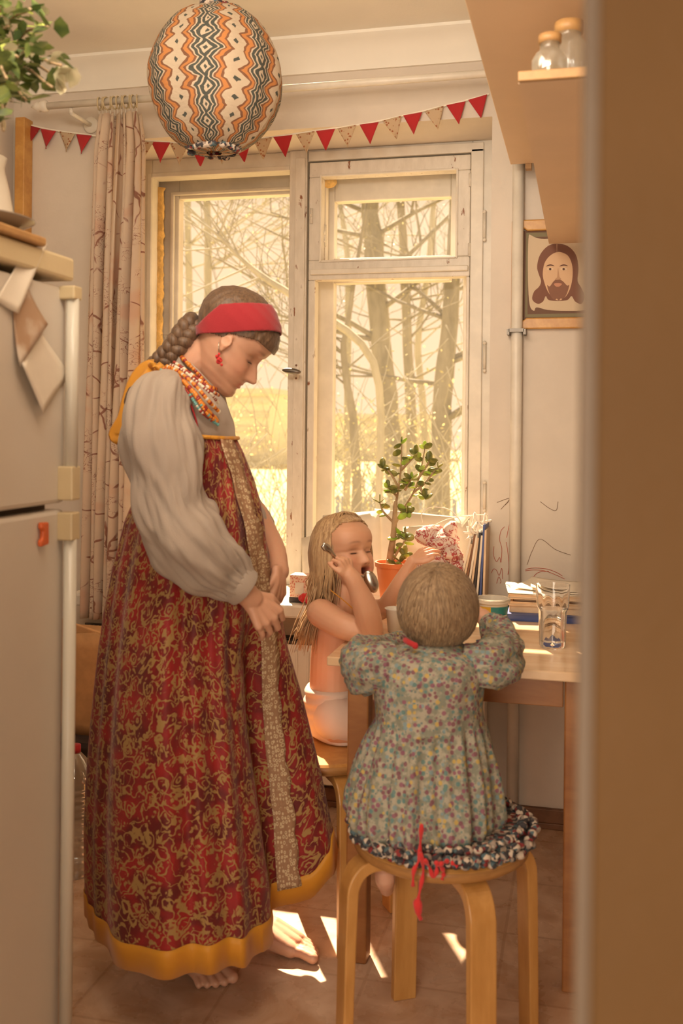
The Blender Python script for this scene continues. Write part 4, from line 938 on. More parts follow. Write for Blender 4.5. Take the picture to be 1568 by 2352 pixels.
# tin with pink pattern at the sill left
a = NT('pink_pattern_tin', (.7, .4, .3, 1), .5); v0 = a.n('ShaderNodeTexVoronoi', {'Vector': a.coord(), 'Scale': 150.0}); a.col(a.mix(a.ss(v0.outputs['Distance'], .3, .5), (.62, .20, .14, 1), (.80, .60, .45, 1)))
kc = on_y(687, 1384, YB-.09); kt = empty('patterned_tin', (kc.x, YB-.07, SILL+.001), 'small pink patterned tin with cream label on the sill by the mullion', 'tin')
obj('tin', MB().box((kc.x-.032, YB-.10, SILL+.001), (kc.x+.032, YB-.04, SILL+.093)), a.m, kt, bevel=.004)
obj('label', MB().box((kc.x-.012, YB-.1015, SILL+.03), (kc.x+.018, YB-.10, SILL+.068)), M['paper'], kt)
obj('base_band', MB().box((kc.x-.033, YB-.101, SILL+.001), (kc.x+.033, YB-.039, SILL+.018)), M['black'], kt)
kd = on_y(703, 1402, YB-.12); g = MB()
for i in range(16): g.ell(Vector((kd.x+random.gauss(0, .010), YB-.125+random.gauss(0, .008), SILL+.012+abs(random.gauss(0, .010)))), random.uniform(.008, .012), None, 10, 8)
tag(obj('red_pompom', g, M['yarn_red'], None, True), 'fuzzy dark red pompom on the sill next to the girl\'s hair', 'pompom')
# papers leaning on the window
def sheet(pts, Y0, Y1, label, mat='paper', name='paper_sheet', lines=0):
    q = [on_y(a_, b_, Y_) for (a_, b_), Y_ in zip(pts, (Y1, Y1, Y0, Y0))]; mb = MB(); n_ = 6; vs = []
    for j in range(n_+1):
        for i in range(n_+1):
            p_ = q[0].lerp(q[1], i/n_).lerp(q[3].lerp(q[2], i/n_), j/n_); p_.y -= .006*math.sin(i/n_*3.14)*math.sin(j/n_*3.14); vs.append(p_)
    mb.add(vs, [(j*(n_+1)+i, j*(n_+1)+i+1, (j+1)*(n_+1)+i+1, (j+1)*(n_+1)+i) for j in range(n_) for i in range(n_)])
    o = tag(obj(name, mb, M[mat], None, True, solid=.0008), label, 'paper')
    if lines:
        g = MB()
        for i in range(lines):
            p_ = q[0].lerp(q[3], (i+.8)/(lines+1)).lerp(q[1].lerp(q[2], (i+.8)/(lines+1)), .55); p_ += Vector((0, -.009, 0))
            g.tube([p_, p_+Vector((.009, 0, .001)), p_+Vector((.008, 0, -.006))], .0006, 4)
        obj('handwriting', g, cr_dark, o)
    return o
sheet([(741, 1184), (872, 1172), (876, 1375), (742, 1375)], YB+.11, YB+.24, 'large white sheet leaning on the pane behind the girl\'s head')
sheet([(692, 1236), (735, 1226), (738, 1378), (696, 1380)], YB+.04, YB+.16, 'narrow sheet with small handwriting left of the girl\'s head', 'paper', 'paper_sheet', 6)
sheet([(860, 1168), (1080, 1190), (1085, 1380), (862, 1380)], YB+.13, YB+.25, 'wide white sheet leaning on the window behind the plant')
sheet([(925, 1210), (1010, 1205), (1010, 1375), (925, 1375)], YB+.02, YB+.09, 'pale paper behind the patterned bag')
# ================================================================== STOOLS
def stool(cx, cy, rot, H, R, label, seat_m='birch'):
    root = empty('wooden_stool', (cx, cy, 0), label, 'stool')
    c = Vector((cx, cy, 0)); th = .028
    obj('seat', MB().lathe(c, [(0, H-th+.003), (R-.006, H-th), (R, H-th+.005), (R, H-.005), (R-.006, H), (0, H)], 72), M[seat_m], root, True, auto=True)
    obj('seat_edge', MB().lathe(c, [(R-.004, H-th+.003), (R+.0012, H-th+.005), (R+.0012, H-.007), (R-.004, H-.004)], 72, False), M['birch_edge'], root, True)
    for k in range(4):
        a_ = rot+k*math.pi/2; d = Vector((math.cos(a_), math.sin(a_), 0)); sd = Vector((-d.y, d.x, 0)); w_ = .027; t_ = .024
        zt2 = H-th-.001; path = [(R-.12, zt2-.012), (R-.05, zt2-.012), (R-.02, zt2-.014), (R+.002, zt2-.026), (R+.016, zt2-.050), (R+.020, zt2-.085), (R+.024, .2), (R+.028, .0)]
        pts = spline([c+d*a2+Vector((0, 0, b2)) for a2, b2 in path], 34); rings = []
        for i, p_ in enumerate(pts):
            tg = (pts[min(i+1, 33)]-pts[max(i-1, 0)]).normalized(); nrm = sd.cross(tg).normalized()
            tt = t_/2*(1 if i < 24 else 1-.15*(i-24)/9); rings.append([p_+sd*w_*e+nrm*tt*f for e, f in ((-1, -1), (1, -1), (1, 1), (-1, 1))])
        obj('leg', MB().loft(rings), M['birch'], root, False, bevel=.003)
    return root
sc = P(1012, 1925, 2.055); SH = .455
stool(sc.x, sc.y, math.radians(120.7), SH, .178, 'round light wooden stool carrying the toddler, nearest in front')
gs = P(742, 1712, 2.60); stool(gs.x, gs.y, .6, .46, .165, 'round wooden stool under the girl, beside the table leg')
# cushion
cu = empty('seat_cushion', (sc.x, sc.y, SH), 'crocheted rag cushion in dark and cream with red ties on the near stool', 'cushion')
cm = MB(); cm.lathe((sc.x, sc.y, SH+.001), [(0, 0), (.14, 0), (.178, .006), (.184, .016), (.16, .028), (0, .03)], 60)
obj('pad', cm, M['rag'], cu, True)
for ri, (rr, zz2, nn2) in enumerate(((.183, .010, 64), (.187, .024, 62), (.168, .034, 56))):
    g = MB()
    for i in range(nn2):
        a_ = 2*math.pi*(i+.5*ri)/nn2; r_ = rr+random.gauss(0, .0025); g.ell((sc.x+math.cos(a_)*r_, sc.y+math.sin(a_)*r_, SH+zz2+random.gauss(0, .002)), (.0105, .0105, .0085), Matrix.Rotation(a_, 3, 'Z'), 10, 7)
    obj('braid_row', g, M['rag'], cu, True)
for pts in ([(968, 1895), (965, 1935), (962, 1975), (950, 2000), (948, 2035)], [(966, 1960), (972, 2000), (965, 2040), (960, 2075), (966, 2112)], [(975, 1975), (985, 1990), (995, 2015), (1003, 2000), (1000, 1980)], [(1000, 1980), (1018, 2000), (1015, 2020)], [(1010, 1985), (1030, 1978), (1050, 1990)]):
    q = [P(a_, b_, 1.84+.02*(i > 0)) for i, (a_, b_) in enumerate(pts)]; obj('tie', MB().tube(spline(q, 16), [.0035+.0015*math.sin(i*1.3) for i in range(16)], 8), M['yarn_red'], cu, True)
obj('tassel', MB().tube(spline([P(957, 2065, 1.86), P(960, 2085, 1.86), P(962, 2110, 1.86)], 8), [.004, .008, .009, .009, .008, .007, .004, .002], 8), M['yarn_red'], cu, True)
# ================================================================== bag and water bottle between fridge and dress
bx = empty('kraft_bag', (-1.85, 2.80, .4), 'brown paper bag standing behind the fridge left of the dress', 'bag')
b0 = on_y(182, 1480, 2.80); b1 = on_y(300, 1480, 2.80)
g = MB(); rings = []
for j in range(10):
    k = j/9; z = lerp(on_y(200, 1690, 2.80).z, on_y(200, 1468, 2.80).z, k); rr = []
    for i in range(40):
        a_ = 2*math.pi*i/40; q = Vector(((b0.x+b1.x)/2-.05+.15*max(-1, min(1, math.cos(a_)*1.3)), 2.87+.07*max(-1, min(1, math.sin(a_)*1.3)), z+(.02*math.sin(a_*3) if j == 9 else 0)))
        q += Vector((1, 1, 0))*.006*noise.noise(q*12); rr.append(q)
    rings.append(rr)
obj('bag_body', g.loft(rings), M['kraft'], bx, True)
obj('folded_top', MB().box((b0.x-.1, 2.81, b0.z+.0), (b1.x-.05, 2.825, b0.z+.05), Matrix.Rotation(.25, 3, 'Y')), M['kraft'], bx, bevel=.003)
zc2 = on_y(200, 1690, 2.80).z-.003
tag(obj('side_crate', MB().box((b0.x-.2, 2.73, .33), (b1.x-.05, 2.97, zc2-.012)).box((b0.x-.2, 2.93, 0), (b1.x-.05, 2.97, .33)), M['black']), 'dark low shelf under the paper bag behind the fridge', 'shelf')
bt_ = on_y(190, 1850, 2.62); wt = empty('water_bottle', (bt_.x-.03, 2.62, 0), 'large clear plastic water bottle on the floor behind the fridge', 'bottle')
g = []; 
for i in range(60):
    z = i/59*.34; r_ = .075*(1-.05*(math.sin(z*150)**8)) if z < .26 else lerp(.075, .018, ((z-.26)/.08)**1.3); g.append((max(r_, .016), z))
obj('bottle_body', MB().lathe((bt_.x-.03, 2.62, .001), [(0, 0)]+g, 40), M['plastic_clear'], wt, True)
obj('cap', MB().lathe((bt_.x-.03, 2.62, .341), [(0, 0), (.02, 0), (.02, .02), (0, .021)], 24), M['red'], wt, True)
# ================================================================== PEOPLE
PROF_F = [(0, .33), (.03, .40), (.07, .435), (.12, .43), (.155, .405), (.19, .418), (.24, .42), (.30, .415), (.38, .395), (.48, .375), (.54, .395), (.60, .425), (.66, .435), (.72, .43), (.80, .385), (.88, .30), (.94, .20), (.98, .10), (1.0, .0)]
PROF_B = [(0, .10), (.05, -.02), (.12, -.10), (.2, -.16), (.3, -.24), (.4, -.34), (.5, -.42), (.6, -.46), (.7, -.46), (.8, -.42), (.88, -.34), (.94, -.24), (.98, -.12), (1.0, 0)]
PROF_W = [(0, .10), (.03, .15), (.08, .19), (.15, .235), (.25, .285), (.35, .315), (.45, .33), (.55, .34), (.65, .35), (.75, .335), (.83, .295), (.9, .225), (.95, .155), (.98, .09), (1.0, .01)]
BK = [1.0]
def headpt(z, a, infl=0.0, nose=1.0, child=0.0, mouth=0.0):
    f, b, w_ = interp(PROF_F, z), interp(PROF_B, z)*BK[0], interp(PROF_W, z)
    if child: f -= .02*max(0, math.sin(z*3.1)) if z < .5 else 0; w_ *= 1+.07*child*(1 if z > .1 else .6)
    cx = (f+b)/2; rx = (f-b)/2; ca, sa = math.cos(a), math.sin(a); e = .88
    x = cx+rx*math.copysign(abs(ca)**e, ca); y = w_*math.copysign(abs(sa)**e, sa)
    if infl == 0 and ca > 0:
        np_ = interp([(.255, 0), (.28, .03), (.305, .10), (.335, .118), (.37, .105), (.42, .075), (.47, .045), (.52, .02), (.58, .0)], z)*nose
        ns_ = interp([(.27, .085), (.31, .075), (.36, .055), (.45, .045), (.55, .05)], z)
        x += np_*math.exp(-(y/ns_)**2)*1.0
        for lz, la, lw in ((.232, .022, .024), (.185, .026, .024)): x += la*math.exp(-((z-lz)/.015)**2)*math.exp(-(y/.095)**2)
        x -= .014*math.exp(-((z-.209)/.008)**2)*math.exp(-(y/.10)**2)
        for s_ in (-1, 1):
            x -= .045*math.exp(-((y-s_*.125)/.065)**2-((z-.475)/.050)**2)
            x += .030*math.exp(-((y-s_*.135)/.050)**2-((z-.468)/.028)**2)     # lid bulge
            x += .016*math.exp(-((y-s_*.14)/.08)**2-((z-.565)/.025)**2)      # brow
            x += .018*math.exp(-((y-s_*.19)/.07)**2-((z-.36)/.07)**2)        # cheek
        if mouth: x -= mouth*.10*math.exp(-(y/.070)**4-((z-.200)/.050)**4)
    r = Vector((x, y, z))
    if infl:
        c_ = Vector((0, 0, .55)); r = c_+(r-c_)*(1+infl)
    return r
def head_mb(F, infl=0.0, nose=1.0, child=0, nz=110, na=120, z0=0.0, mouth=0):
    mb = MB(); rings = []
    for j in range(nz+1):
        k = j/nz; z = z0+(1-z0)*k
        if z > .9: z = .9+.1*math.sin((z-.9)/.1*math.pi/2)
        rings.append([F(headpt(z, 2*math.pi*i/na, infl, nose, child, mouth)) for i in range(na)])
    return mb.loft(rings)
class Frame:
    def __init__(s, O, fwd, up, H):
        s.O = Vector(O); s.f = Vector(fwd).normalized(); u = Vector(up); s.u = (u-s.f*u.dot(s.f)).normalized(); s.l = s.u.cross(s.f); s.H = H
        s.rot = Matrix((s.f, s.l, s.u)).transposed()
    def __call__(s, p): return s.O+(s.f*p[0]+s.l*p[1]+s.u*p[2])*s.H
    def inv(s, P_): d = (P_-s.O)/s.H; return Vector((d.dot(s.f), d.dot(s.l), d.dot(s.u)))
def ear(mb, F, s_, ex=.0, ez=.42):
    R_ = F.rot @ Matrix.Rotation(s_*.35, 3, 'Z') @ Matrix.Rotation(-.18, 3, 'Y'); H = F.H
    c_ = F((ex, s_*.345, ez)); mb.ell(c_, (.055*H, .018*H, .095*H), R_, 16, 12)
    mb.torus(c_+F.l*s_*.012*H, .050*H, .014*H, R_ @ Matrix.Scale(1.0, 3) @ Matrix.Rotation(math.pi/2, 3, 'X') , 20, 8)
    mb.ell(F((ex+.01, s_*.345, ez-.085)), (.028*H, .016*H, .03*H), R_, 12, 8)
def skin_tint(F, base, lip, brow, cheek, mouth=0, lid=(.0, .0, .0)):
    def f(P_):
        p = F.inv(P_); c_ = Vector(base)
        if -.3 < p.z < 1.1 and abs(p.y) < .45 and -.6 < p.x < .7:
            if p.x > .2:
                w_ = math.exp(-((p.z-.208)/.036)**4-(p.y/.105)**4); c_ = c_.lerp(Vector(lip), min(1, w_*1.0))
                for s_ in (-1, 1):
                    w_ = math.exp(-((p.z-.575-.02*math.cos((abs(p.y)-.14)*12))/.016)**2-((p.y-s_*.14)/.075)**4); c_ = c_.lerp(Vector(brow), .85*w_)
                    w_ = math.exp(-((p.z-.446)/.011)**2-((p.y-s_*.135)/.062)**4); c_ = c_.lerp(Vector((.07, .03, .02)), .85*w_)
                    w_ = math.exp(-((p.z-.505)/.012)**2-((p.y-s_*.135)/.065)**4); c_ = c_.lerp(Vector(brow), .35*w_)
                    w_ = math.exp(-((p.z-.34)/.10)**2-((p.y-s_*.19)/.09)**2); c_ = c_.lerp(Vector(cheek), .5*w_)
                    if p.z < .305 and p.z > .27: w_ = math.exp(-((p.y-s_*.035)/.018)**2-((p.z-.288)/.012)**2); c_ = c_.lerp(Vector((.15, .05, .03)), .8*w_)
                if mouth:
                    w_ = math.exp(-(p.y/.066)**4-((p.z-.200)/.046)**4); c_ = c_.lerp(Vector((.10, .018, .012)), min(1, 1.3*w_))
        return c_
    return f
def hand(mb, wrist, dirn, normal, size, curl, spread=.10, thumb=1, thumb_curl=.5, fcurl=None):
    """palm + five fingers. dirn = wrist->knuckles, normal = back of hand, thumb=+1/-1 side"""
    d = Vector(dirn).normalized(); n = Vector(normal); n = (n-d*n.dot(d)).normalized(); s_ = d.cross(n)*thumb
    L = size; w_ = Vector(wrist)
    # palm: bundle of four metacarpals
    tips = []
    for k, (off, ml, fl, r_) in enumerate(((.36, .48, .42, .052), (.13, .50, .47, .054), (-.10, .47, .43, .050), (-.31, .43, .34, .044))):
        o = s_*off*.44*L; kn = w_+d*ml*L+s_*off*.62*L; mb.capsule([w_+o*.55-n*.01*L, (w_+kn)/2+o*.1+n*.012*L, kn], [.088*L, .082*L, .066*L], 12)
        c_ = curl if fcurl is None else fcurl[k]
        dd = (d+s_*off*spread*2).normalized(); p_ = kn; pts = [kn-d*.05*L, kn]
        for seg, q in ((.46, .8), (.31, 1.1), (.23, .8)):
            ang = c_*q; dd = (Matrix.Rotation(ang, 3, s_*thumb) @ dd) if False else (dd*math.cos(ang)-n*math.sin(ang)*1.0).normalized() if seg == .46 else dd
            if seg != .46:
                perp = (n-dd*n.dot(dd)); perp = perp.normalized() if perp.length > 1e-4 else -d
                # rotate in plane of d/n
                x_, y_ = dd.dot(d), dd.dot(n); a0 = math.atan2(y_, x_)-ang; dd = (d*math.cos(a0)+n*math.sin(a0)+s_*dd.dot(s_)*.6).normalized()
            p_ = p_+dd*fl*seg*L; pts.append(p_)
        mb.capsule(pts, [r_*L*1.1, r_*L*1.12, r_*L, r_*L*.92, r_*L*.78], 12); tips.append((pts[-1], dd))
    b0 = w_+s_*.10*L+d*.10*L; t1 = b0+(s_*.75+d*.75-n*.15).normalized()*.24*L; t2 = t1+(s_*(.35)+d*1.0-n*thumb_curl*.8).normalized()*.20*L; t3 = t2+(d*1.0-s_*thumb_curl*.3-n*thumb_curl).normalized()*.16*L
    mb.capsule([b0, t1, t2, t3], [.085*L, .068*L, .056*L, .048*L], 12); tips.append((t3, t3-t2))
    return tips
def limb(mb, pts, rad, n=18, ns=14):
    q = spline(pts, ns); rr = [interp([(i/(len(rad)-1), r_) for i, r_ in enumerate(rad)], j/(ns-1)) for j in range(ns)]
    mb.capsule(q, rr, n)
def cloth_noise(mb, k0, amp, sc, seed=0, stretch=(1, 1, 1)):
    for v in mb.v[k0:]:
        q = Vector((v.x*stretch[0], v.y*stretch[1], v.z*stretch[2]))*sc+Vector((seed, seed*2, 0))
        v += Vector((noise.noise(q), noise.noise(q+Vector((31, 7, 3))), .3*noise.noise(q+Vector((3, 17, 9)))))*amp
def strands(mb, F, starts, path, r_, rnd):
    pass

# ------------------------------------------------------------------ WOMAN
T0 = 2.32
def W(px, py, d=0.0): return P(px, py, T0+d)
def m(px, d=0.0): return px/FPX*(T0+d)
feetz = W(500, 2200)
woman = empty('person', (W(440, 2200).x, W(440, 2200).y, 0), 'woman in a white blouse and long red and gold pinafore dress, head bowed, standing barefoot', 'person')
vR, vF = Rv, Fv                         # image right, away from camera
img = lambda x, y, d=0.0: Rr*x-Ur*y+Fv*d     # direction from image axes (x right, y down, d away)
HW = m(228); BK[0] = .88
FH = Frame(W(449, 857, .0), img(.74, .67, -.05), img(.66, -.74, .0), HW)
bm_ = head_mb(FH, nose=1.05)
ear(bm_, FH, 1, .085, .45); ear(bm_, FH, -1, .085, .45)
# which side faces camera?
near = 1 if FH.l.dot(Fv) < 0 else -1
limb(bm_, [W(398, 905), W(432, 850), FH((-.06, 0, .30))], [m(54), m(43), m(44)])            # neck
limb(bm_, [W(430, 1450), W(430, 1250, .0), W(410, 1050), W(402, 930), W(405, 900)], [.12, .105, .088, .075, .052], 24, 20)
limb(bm_, [W(378, 930, -.10), W(400, 915, 0), W(415, 930, .13)], [.05, .06, .05])
limb(bm_, [W(478, 1260, 0), W(472, 1180, 0), W(450, 1080, 0)], [.11, .10, .08])
# near arm (right arm)
limb(bm_, [W(375, 935, -.13), W(378, 1060, -.17), W(400, 1200, -.19), W(412, 1225, -.19)], [.05, .044, .036, .036])
limb(bm_, [W(405, 1215, -.19), W(480, 1290, -.19), W(552, 1352, -.17), W(578, 1376, -.16)], [.038, .036, .027, .025])
# far arm
limb(bm_, [W(430, 940, .13), W(480, 1060, .17), W(560, 1180, .17)], [.05, .04, .036])
limb(bm_, [W(580, 1180, .18), W(622, 1260, .10), W(640, 1312, .02)], [.038, .034, .025])
# hands clasped under belly
NH = m(158, -.15)
hand(bm_, W(570, 1368, -.16), img(.60, .72, .06), img(.42, -.35, -.8), NH, .75, .06, -1, .9, [.95, .85, .75, .6])
hand(bm_, W(640, 1308, .00), img(-.02, .95, -.12), img(.75, -.05, -.35), m(128), .50, .08, 1, .6)
# legs, feet
limb(bm_, [W(420, 1430, -.05), W(420, 1750, -.10), W(430, 2120, -.12), W(432, 2178, -.12)], [.10, .07, .045, .042], 20, 24)
limb(bm_, [W(440, 1430, .08), W(500, 1750, .10), W(580, 2080, .06), W(592, 2130, .06)], [.10, .07, .044, .036], 20, 24)
def foot(mb, heel, toe, h=.055, side=1):
    heel, toe = Vector(heel), Vector(toe); d = (toe-heel); d.z = 0; L = d.length; d.normalize(); s_ = Vector((-d.y, d.x, 0))*side
    z = lambda q: Vector((0, 0, q))
    mb.capsule([heel+d*.03+z(.030), heel+d*L*.28+z(.036)], [.030, .034], 16)
    for o, r_ in ((.022, .022), (-.018, .018), (0, .022)):
        mb.capsule([heel+d*L*.15+s_*o*.5+z(.050), heel+d*L*.45+s_*o+z(.038), heel+d*L*.72+s_*o*1.4+z(.022)], [.030, .028, r_*.85], 14)
    nails = []
    for k, (o, ln, r_) in enumerate(((.030, 1.0, .0135), (.011, .99, .0098), (-.005, .955, .0092), (-.019, .91, .0088), (-.032, .86, .0084))):
        b0 = heel+d*L*.68+s_*o+z(.021); t_ = heel+d*L*(ln-.03)+s_*o*1.15+z(r_+.001)
        mb.capsule([b0, b0.lerp(t_, .55)+z(.004), t_], [r_*1.05, r_*.9, r_], 12); nails.append((t_, r_))
    return nails
h1, t1 = on_z(598, 2172, 0), on_z(736, 2200, 0)
h1 = t1-(t1-h1).normalized()*.235; foot(bm_, h1, t1, side=-1)
limb(bm_, [h1+Vector((.03, .0, .12)), h1+(t1-h1).normalized()*.045+Vector((0, 0, .05))], [.034, .036], 16, 6)
h2, t2 = on_z(380, 2180, 0), on_z(492, 2262, 0)
foot(bm_, h2, h2+(t2-h2).normalized()*.24, side=1)
limb(bm_, [h2+Vector((.0, .0, .14)), h2+(t2-h2).normalized()*.045+Vector((0, 0, .05))], [.034, .036], 16, 6)
skW = skin_tint(FH, (.60, .34, .225), (.50, .13, .10), (.22, .11, .07), (.62, .26, .17))
fuse('body', bm_, M['skin'], woman, .0028, 3, skW)
# lashes
for s_ in (-1, 1):
    pts = [FH(headpt(.444+.004*math.sin(k*1.3), math.asin(min(.99, s_*y_/.34)) if s_ > 0 else math.asin(max(-.99, s_*y_/.34)))+Vector((.020, 0, 0))) for k, y_ in enumerate((.085, .11, .135, .16, .185))]
    obj('eyelashes', MB().tube(spline(pts, 10), [.0006, .0010, .0013, .0014, .0014, .0014, .0014, .0013, .0011, .0006], 6), M['lash'], woman, True)
# hair cap
def cap(F, infl, keep, name, mat, parent, child=0, thick=.0, strand=.004, fine=90, nz=90, na=180, crown=(-.05, 0, .98)):
    mb = head_mb(F, infl, 1, child, nz, na)
    vs = mb.v; faces = [f for f in mb.f if len(f) == 4 and all(keep(F.inv(vs[i])) for i in f)]
    used_ = sorted({i for f in faces for i in f}); mp = {i: k for k, i in enumerate(used_)}
    m2 = MB(); nv = []
    cr_ = Vector(crown)
    for i in used_:
        p = F.inv(vs[i]); d = p-cr_; az = math.atan2(d.y, d.x); r_ = d.length
        h_ = noise.noise(Vector((az*fine/6, r_*1.2, 3)))*.6+noise.noise(Vector((az*fine/2.2, r_*1.5, 8)))*.4
        c0 = F((0, 0, .5)); nv.append(vs[i]+(vs[i]-c0).normalized()*strand*h_)
    m2.add(nv, [tuple(mp[i] for i in f) for f in faces])
    o = obj(name, m2, mat, parent, True)
    if thick: mm = o.modifiers.new('s', 'SOLIDIFY'); mm.thickness = thick; mm.offset = -1
    return o
def keepW(p):
    if p.x > .30: return p.z > .66
    if p.x > .06: return p.z > .52+(p.x-.06)*.55
    return p.z > lerp(.30, .46, max(0, min(1, (p.x+.35)/.41)))
hw_ = cap(FH, .055, keepW, 'hair', M['hair_brown'], woman, 0, .010, .0035, 80, crown=(.30, 0, .80))
# headband
mb = head_mb(FH, .105, 1, 0, 110, 180); nb_ = Vector((-.725, 0, .689)); ab = Vector((.689, 0, .725))
def lohi(p):
    a_ = p.dot(ab); k = max(0, min(1, (a_-.10)/.25)); return lerp(.355, .33, k), lerp(.45, .615, k)
fs = []
for f in mb.f:
    if len(f) != 4: continue
    c_ = FH.inv(sum((mb.v[i] for i in f), Vector())/4); q = c_.dot(nb_); lo, hi = lohi(c_)
    if lo < q < hi: fs.append(f)
used_ = sorted({i for f in fs for i in f}); mp = {i: k for k, i in enumerate(used_)}
nv = []
for i in used_:
    p = FH.inv(mb.v[i]); q = p.dot(nb_); lo, hi = lohi(p); q2 = q
    if q < lo+.012: q2 = lo+.003
    if q > hi-.012: q2 = hi-.003
    p = p+nb_*(q2-q)+Vector((0, p.y, 0)).normalized()*.006*noise.noise(p*7)*0; nv.append(FH(p))
obj('headband', MB().add(nv, [tuple(mp[i] for i in f) for f in fs]), M['headband'], woman, True, solid=.0028)
# braid
def braid(path, rad, turns, name, parent, mat):
    g = MB(); pts = spline(path, 90)
    for s_ in range(3):
        q = []; rr = []
        for i, p_ in enumerate(pts):
            k = i/89; R_ = rad*lerp(1.0, .72, k); ph = 2*math.pi*turns*k+s_*2*math.pi/3
            tg = (pts[min(i+1, 89)]-pts[max(i-1, 0)]).normalized(); u = tg.cross(Fv).normalized()
            q.append(p_+u*math.sin(ph)*R_*.62+Fv*math.sin(2*ph)*R_*.38); rr.append(R_*.62)
        g.tube(q, rr, 12)
    k0 = 0
    cloth_noise(g, 0, .0025, 160)
    return obj(name, g, mat, parent, True)
braid([W(452, 742, .0), W(428, 762, -.02), W(404, 795, -.03), W(378, 822, -.03), W(352, 845, -.03)], m(27, -.02), 2.6, 'braid', woman, M['hair_brown'])
g = MB()
for i in range(40):
    e = Vector((random.gauss(0, .006), random.gauss(0, .008), random.gauss(0, .006))); q = spline([W(352, 845, -.03)+e*.4, W(328, 870, -.03)+e, W(306, 905, -.04)+e*1.2, W(292, 945, -.04)+e*.8], 10); g.tube(q, [.003, .004, .004, .004, .004, .0035, .003, .0025, .002, .0008], 5)
obj('braid_tail', g, M['hair_brown'], woman, True)
g = MB()
for i in range(26):
    a_ = random.uniform(0, 1); p0 = W(lerp(460, 395, a_), lerp(735, 790, a_), -.02); g.tube(spline([p0, p0+img(random.uniform(-.02, .0), random.uniform(-.02, .01)), p0+img(random.uniform(-.035, .0), random.uniform(-.022, .02))], 6), .0005, 3)
obj('loose_hairs', g, M['hair_brown'], woman, True)
# ribbon on the braid
def ribbon(path, wd, name, parent, mat, up, fl=.07):
    return obj(name, MB().tube(spline(path, 30), wd, 8, flat=fl, up=up), mat, parent, True)
rb_ = ribbon([W(372, 852, -.06), W(350, 838, -.06), W(325, 850, -.06), W(305, 880, -.06), W(292, 920, -.06), W(282, 960, -.06), W(268, 985, -.06), W(262, 1000, -.06), W(280, 1018, -.06), W(300, 1040, -.04)], [m(x) for x in ([13]*30)], 'braid_ribbon', woman, M['ochre'], img(.8, .5, 0))
ribbon([W(352, 842, -.05), W(338, 858, -.07), W(318, 890, -.07), W(300, 930, -.07)], [m(9)]*30, 'braid_ribbon', woman, M['ochre'], img(.7, .7, 0))
ribbon([W(338, 848, -.04), W(352, 838, -.075), W(366, 858, -.06), W(358, 868, -.03)], [m(8)]*30, 'ribbon_knot', woman, M['ochre'], img(.7, .7, 0), .4)
# earrings
for s_ in (near,):
    e0 = FH((.085, s_*.37, .365)); e0 = W(514, 800, 0)+Fv*((e0-CAM).dot(Fv)-T0-.012)
    er = obj('earring', MB().tube([e0+img(0, -.006), e0+img(0, .017)], .0011, 6), M['metal'], woman, True)
    g = MB(); c_ = e0+img(0, .034)
    for i in range(34): g.ell(c_+Vector((random.gauss(0, .0025), random.gauss(0, .0025), random.gauss(0, .0055))), .0034, None, 8, 6)
    obj('coral_cluster', g, M['yarn_red'], er, True)
# ---- blouse
bl = MB()
def ringW(L_, R_, py, dn, df, n=64, p=.85, sx=0):
    cx, rx = (L_+R_)/2, (R_-L_)/2; cd, rd = (dn+df)/2, (df-dn)/2; out = []
    for i in range(n):
        a_ = 2*math.pi*i/n; ca, sa = math.cos(a_), math.sin(a_); x = cx+rx*math.copysign(abs(ca)**p, ca); dd = cd+rd*math.copysign(abs(sa)**p, sa)
        out.append(W(x, py, 0)+Fv*dd+ (ray(x, py)-Fv)*dd)
    return out
secs = [(828, 398, 452, -.05, .05), (850, 382, 472, -.055, .055), (872, 358, 500, -.085, .085), (895, 335, 512, -.13, .14), (925, 318, 524, -.155, .175), (965, 306, 534, -.16, .19), (1010, 298, 542, -.15, .185), (1060, 300, 545, -.14, .17), (1120, 310, 560, -.13, .16)]
rings = []
for i in range(len(secs)*5-4):
    k = i/5; a_ = int(min(k, len(secs)-2)); f = k-a_; q = [lerp(u_, v_, f) for u_, v_ in zip(secs[a_], secs[a_+1])]
    tilt = interp([(828, 22), (870, 14), (930, 4), (1000, 0)], q[0])
    r = ringW(q[1], q[2], q[0], q[3], q[4]); cxp = (q[1]+q[2])/2
    for v in r:
        fx_ = (v-W(cxp, q[0])).dot(Rv)/m((q[2]-q[1])/2); v.z -= m(tilt)*1.6*fx_
    rings.append(r)
k0 = len(bl.v); bl.loft(rings); cloth_noise(bl, 0, .006, 22, 2)
obj('blouse', bl, M['linen'], woman, True)
obj('collar', MB().tube(spline([W(398, 818, 0), W(432, 838, -.045), W(462, 868, -.048), W(486, 893, -.03), W(495, 898, .0), W(486, 888, .035), W(450, 855, .05), W(410, 825, .04), W(398, 818, 0)], 50), m(9), 10, flat=.5), M['linen'], woman, True)
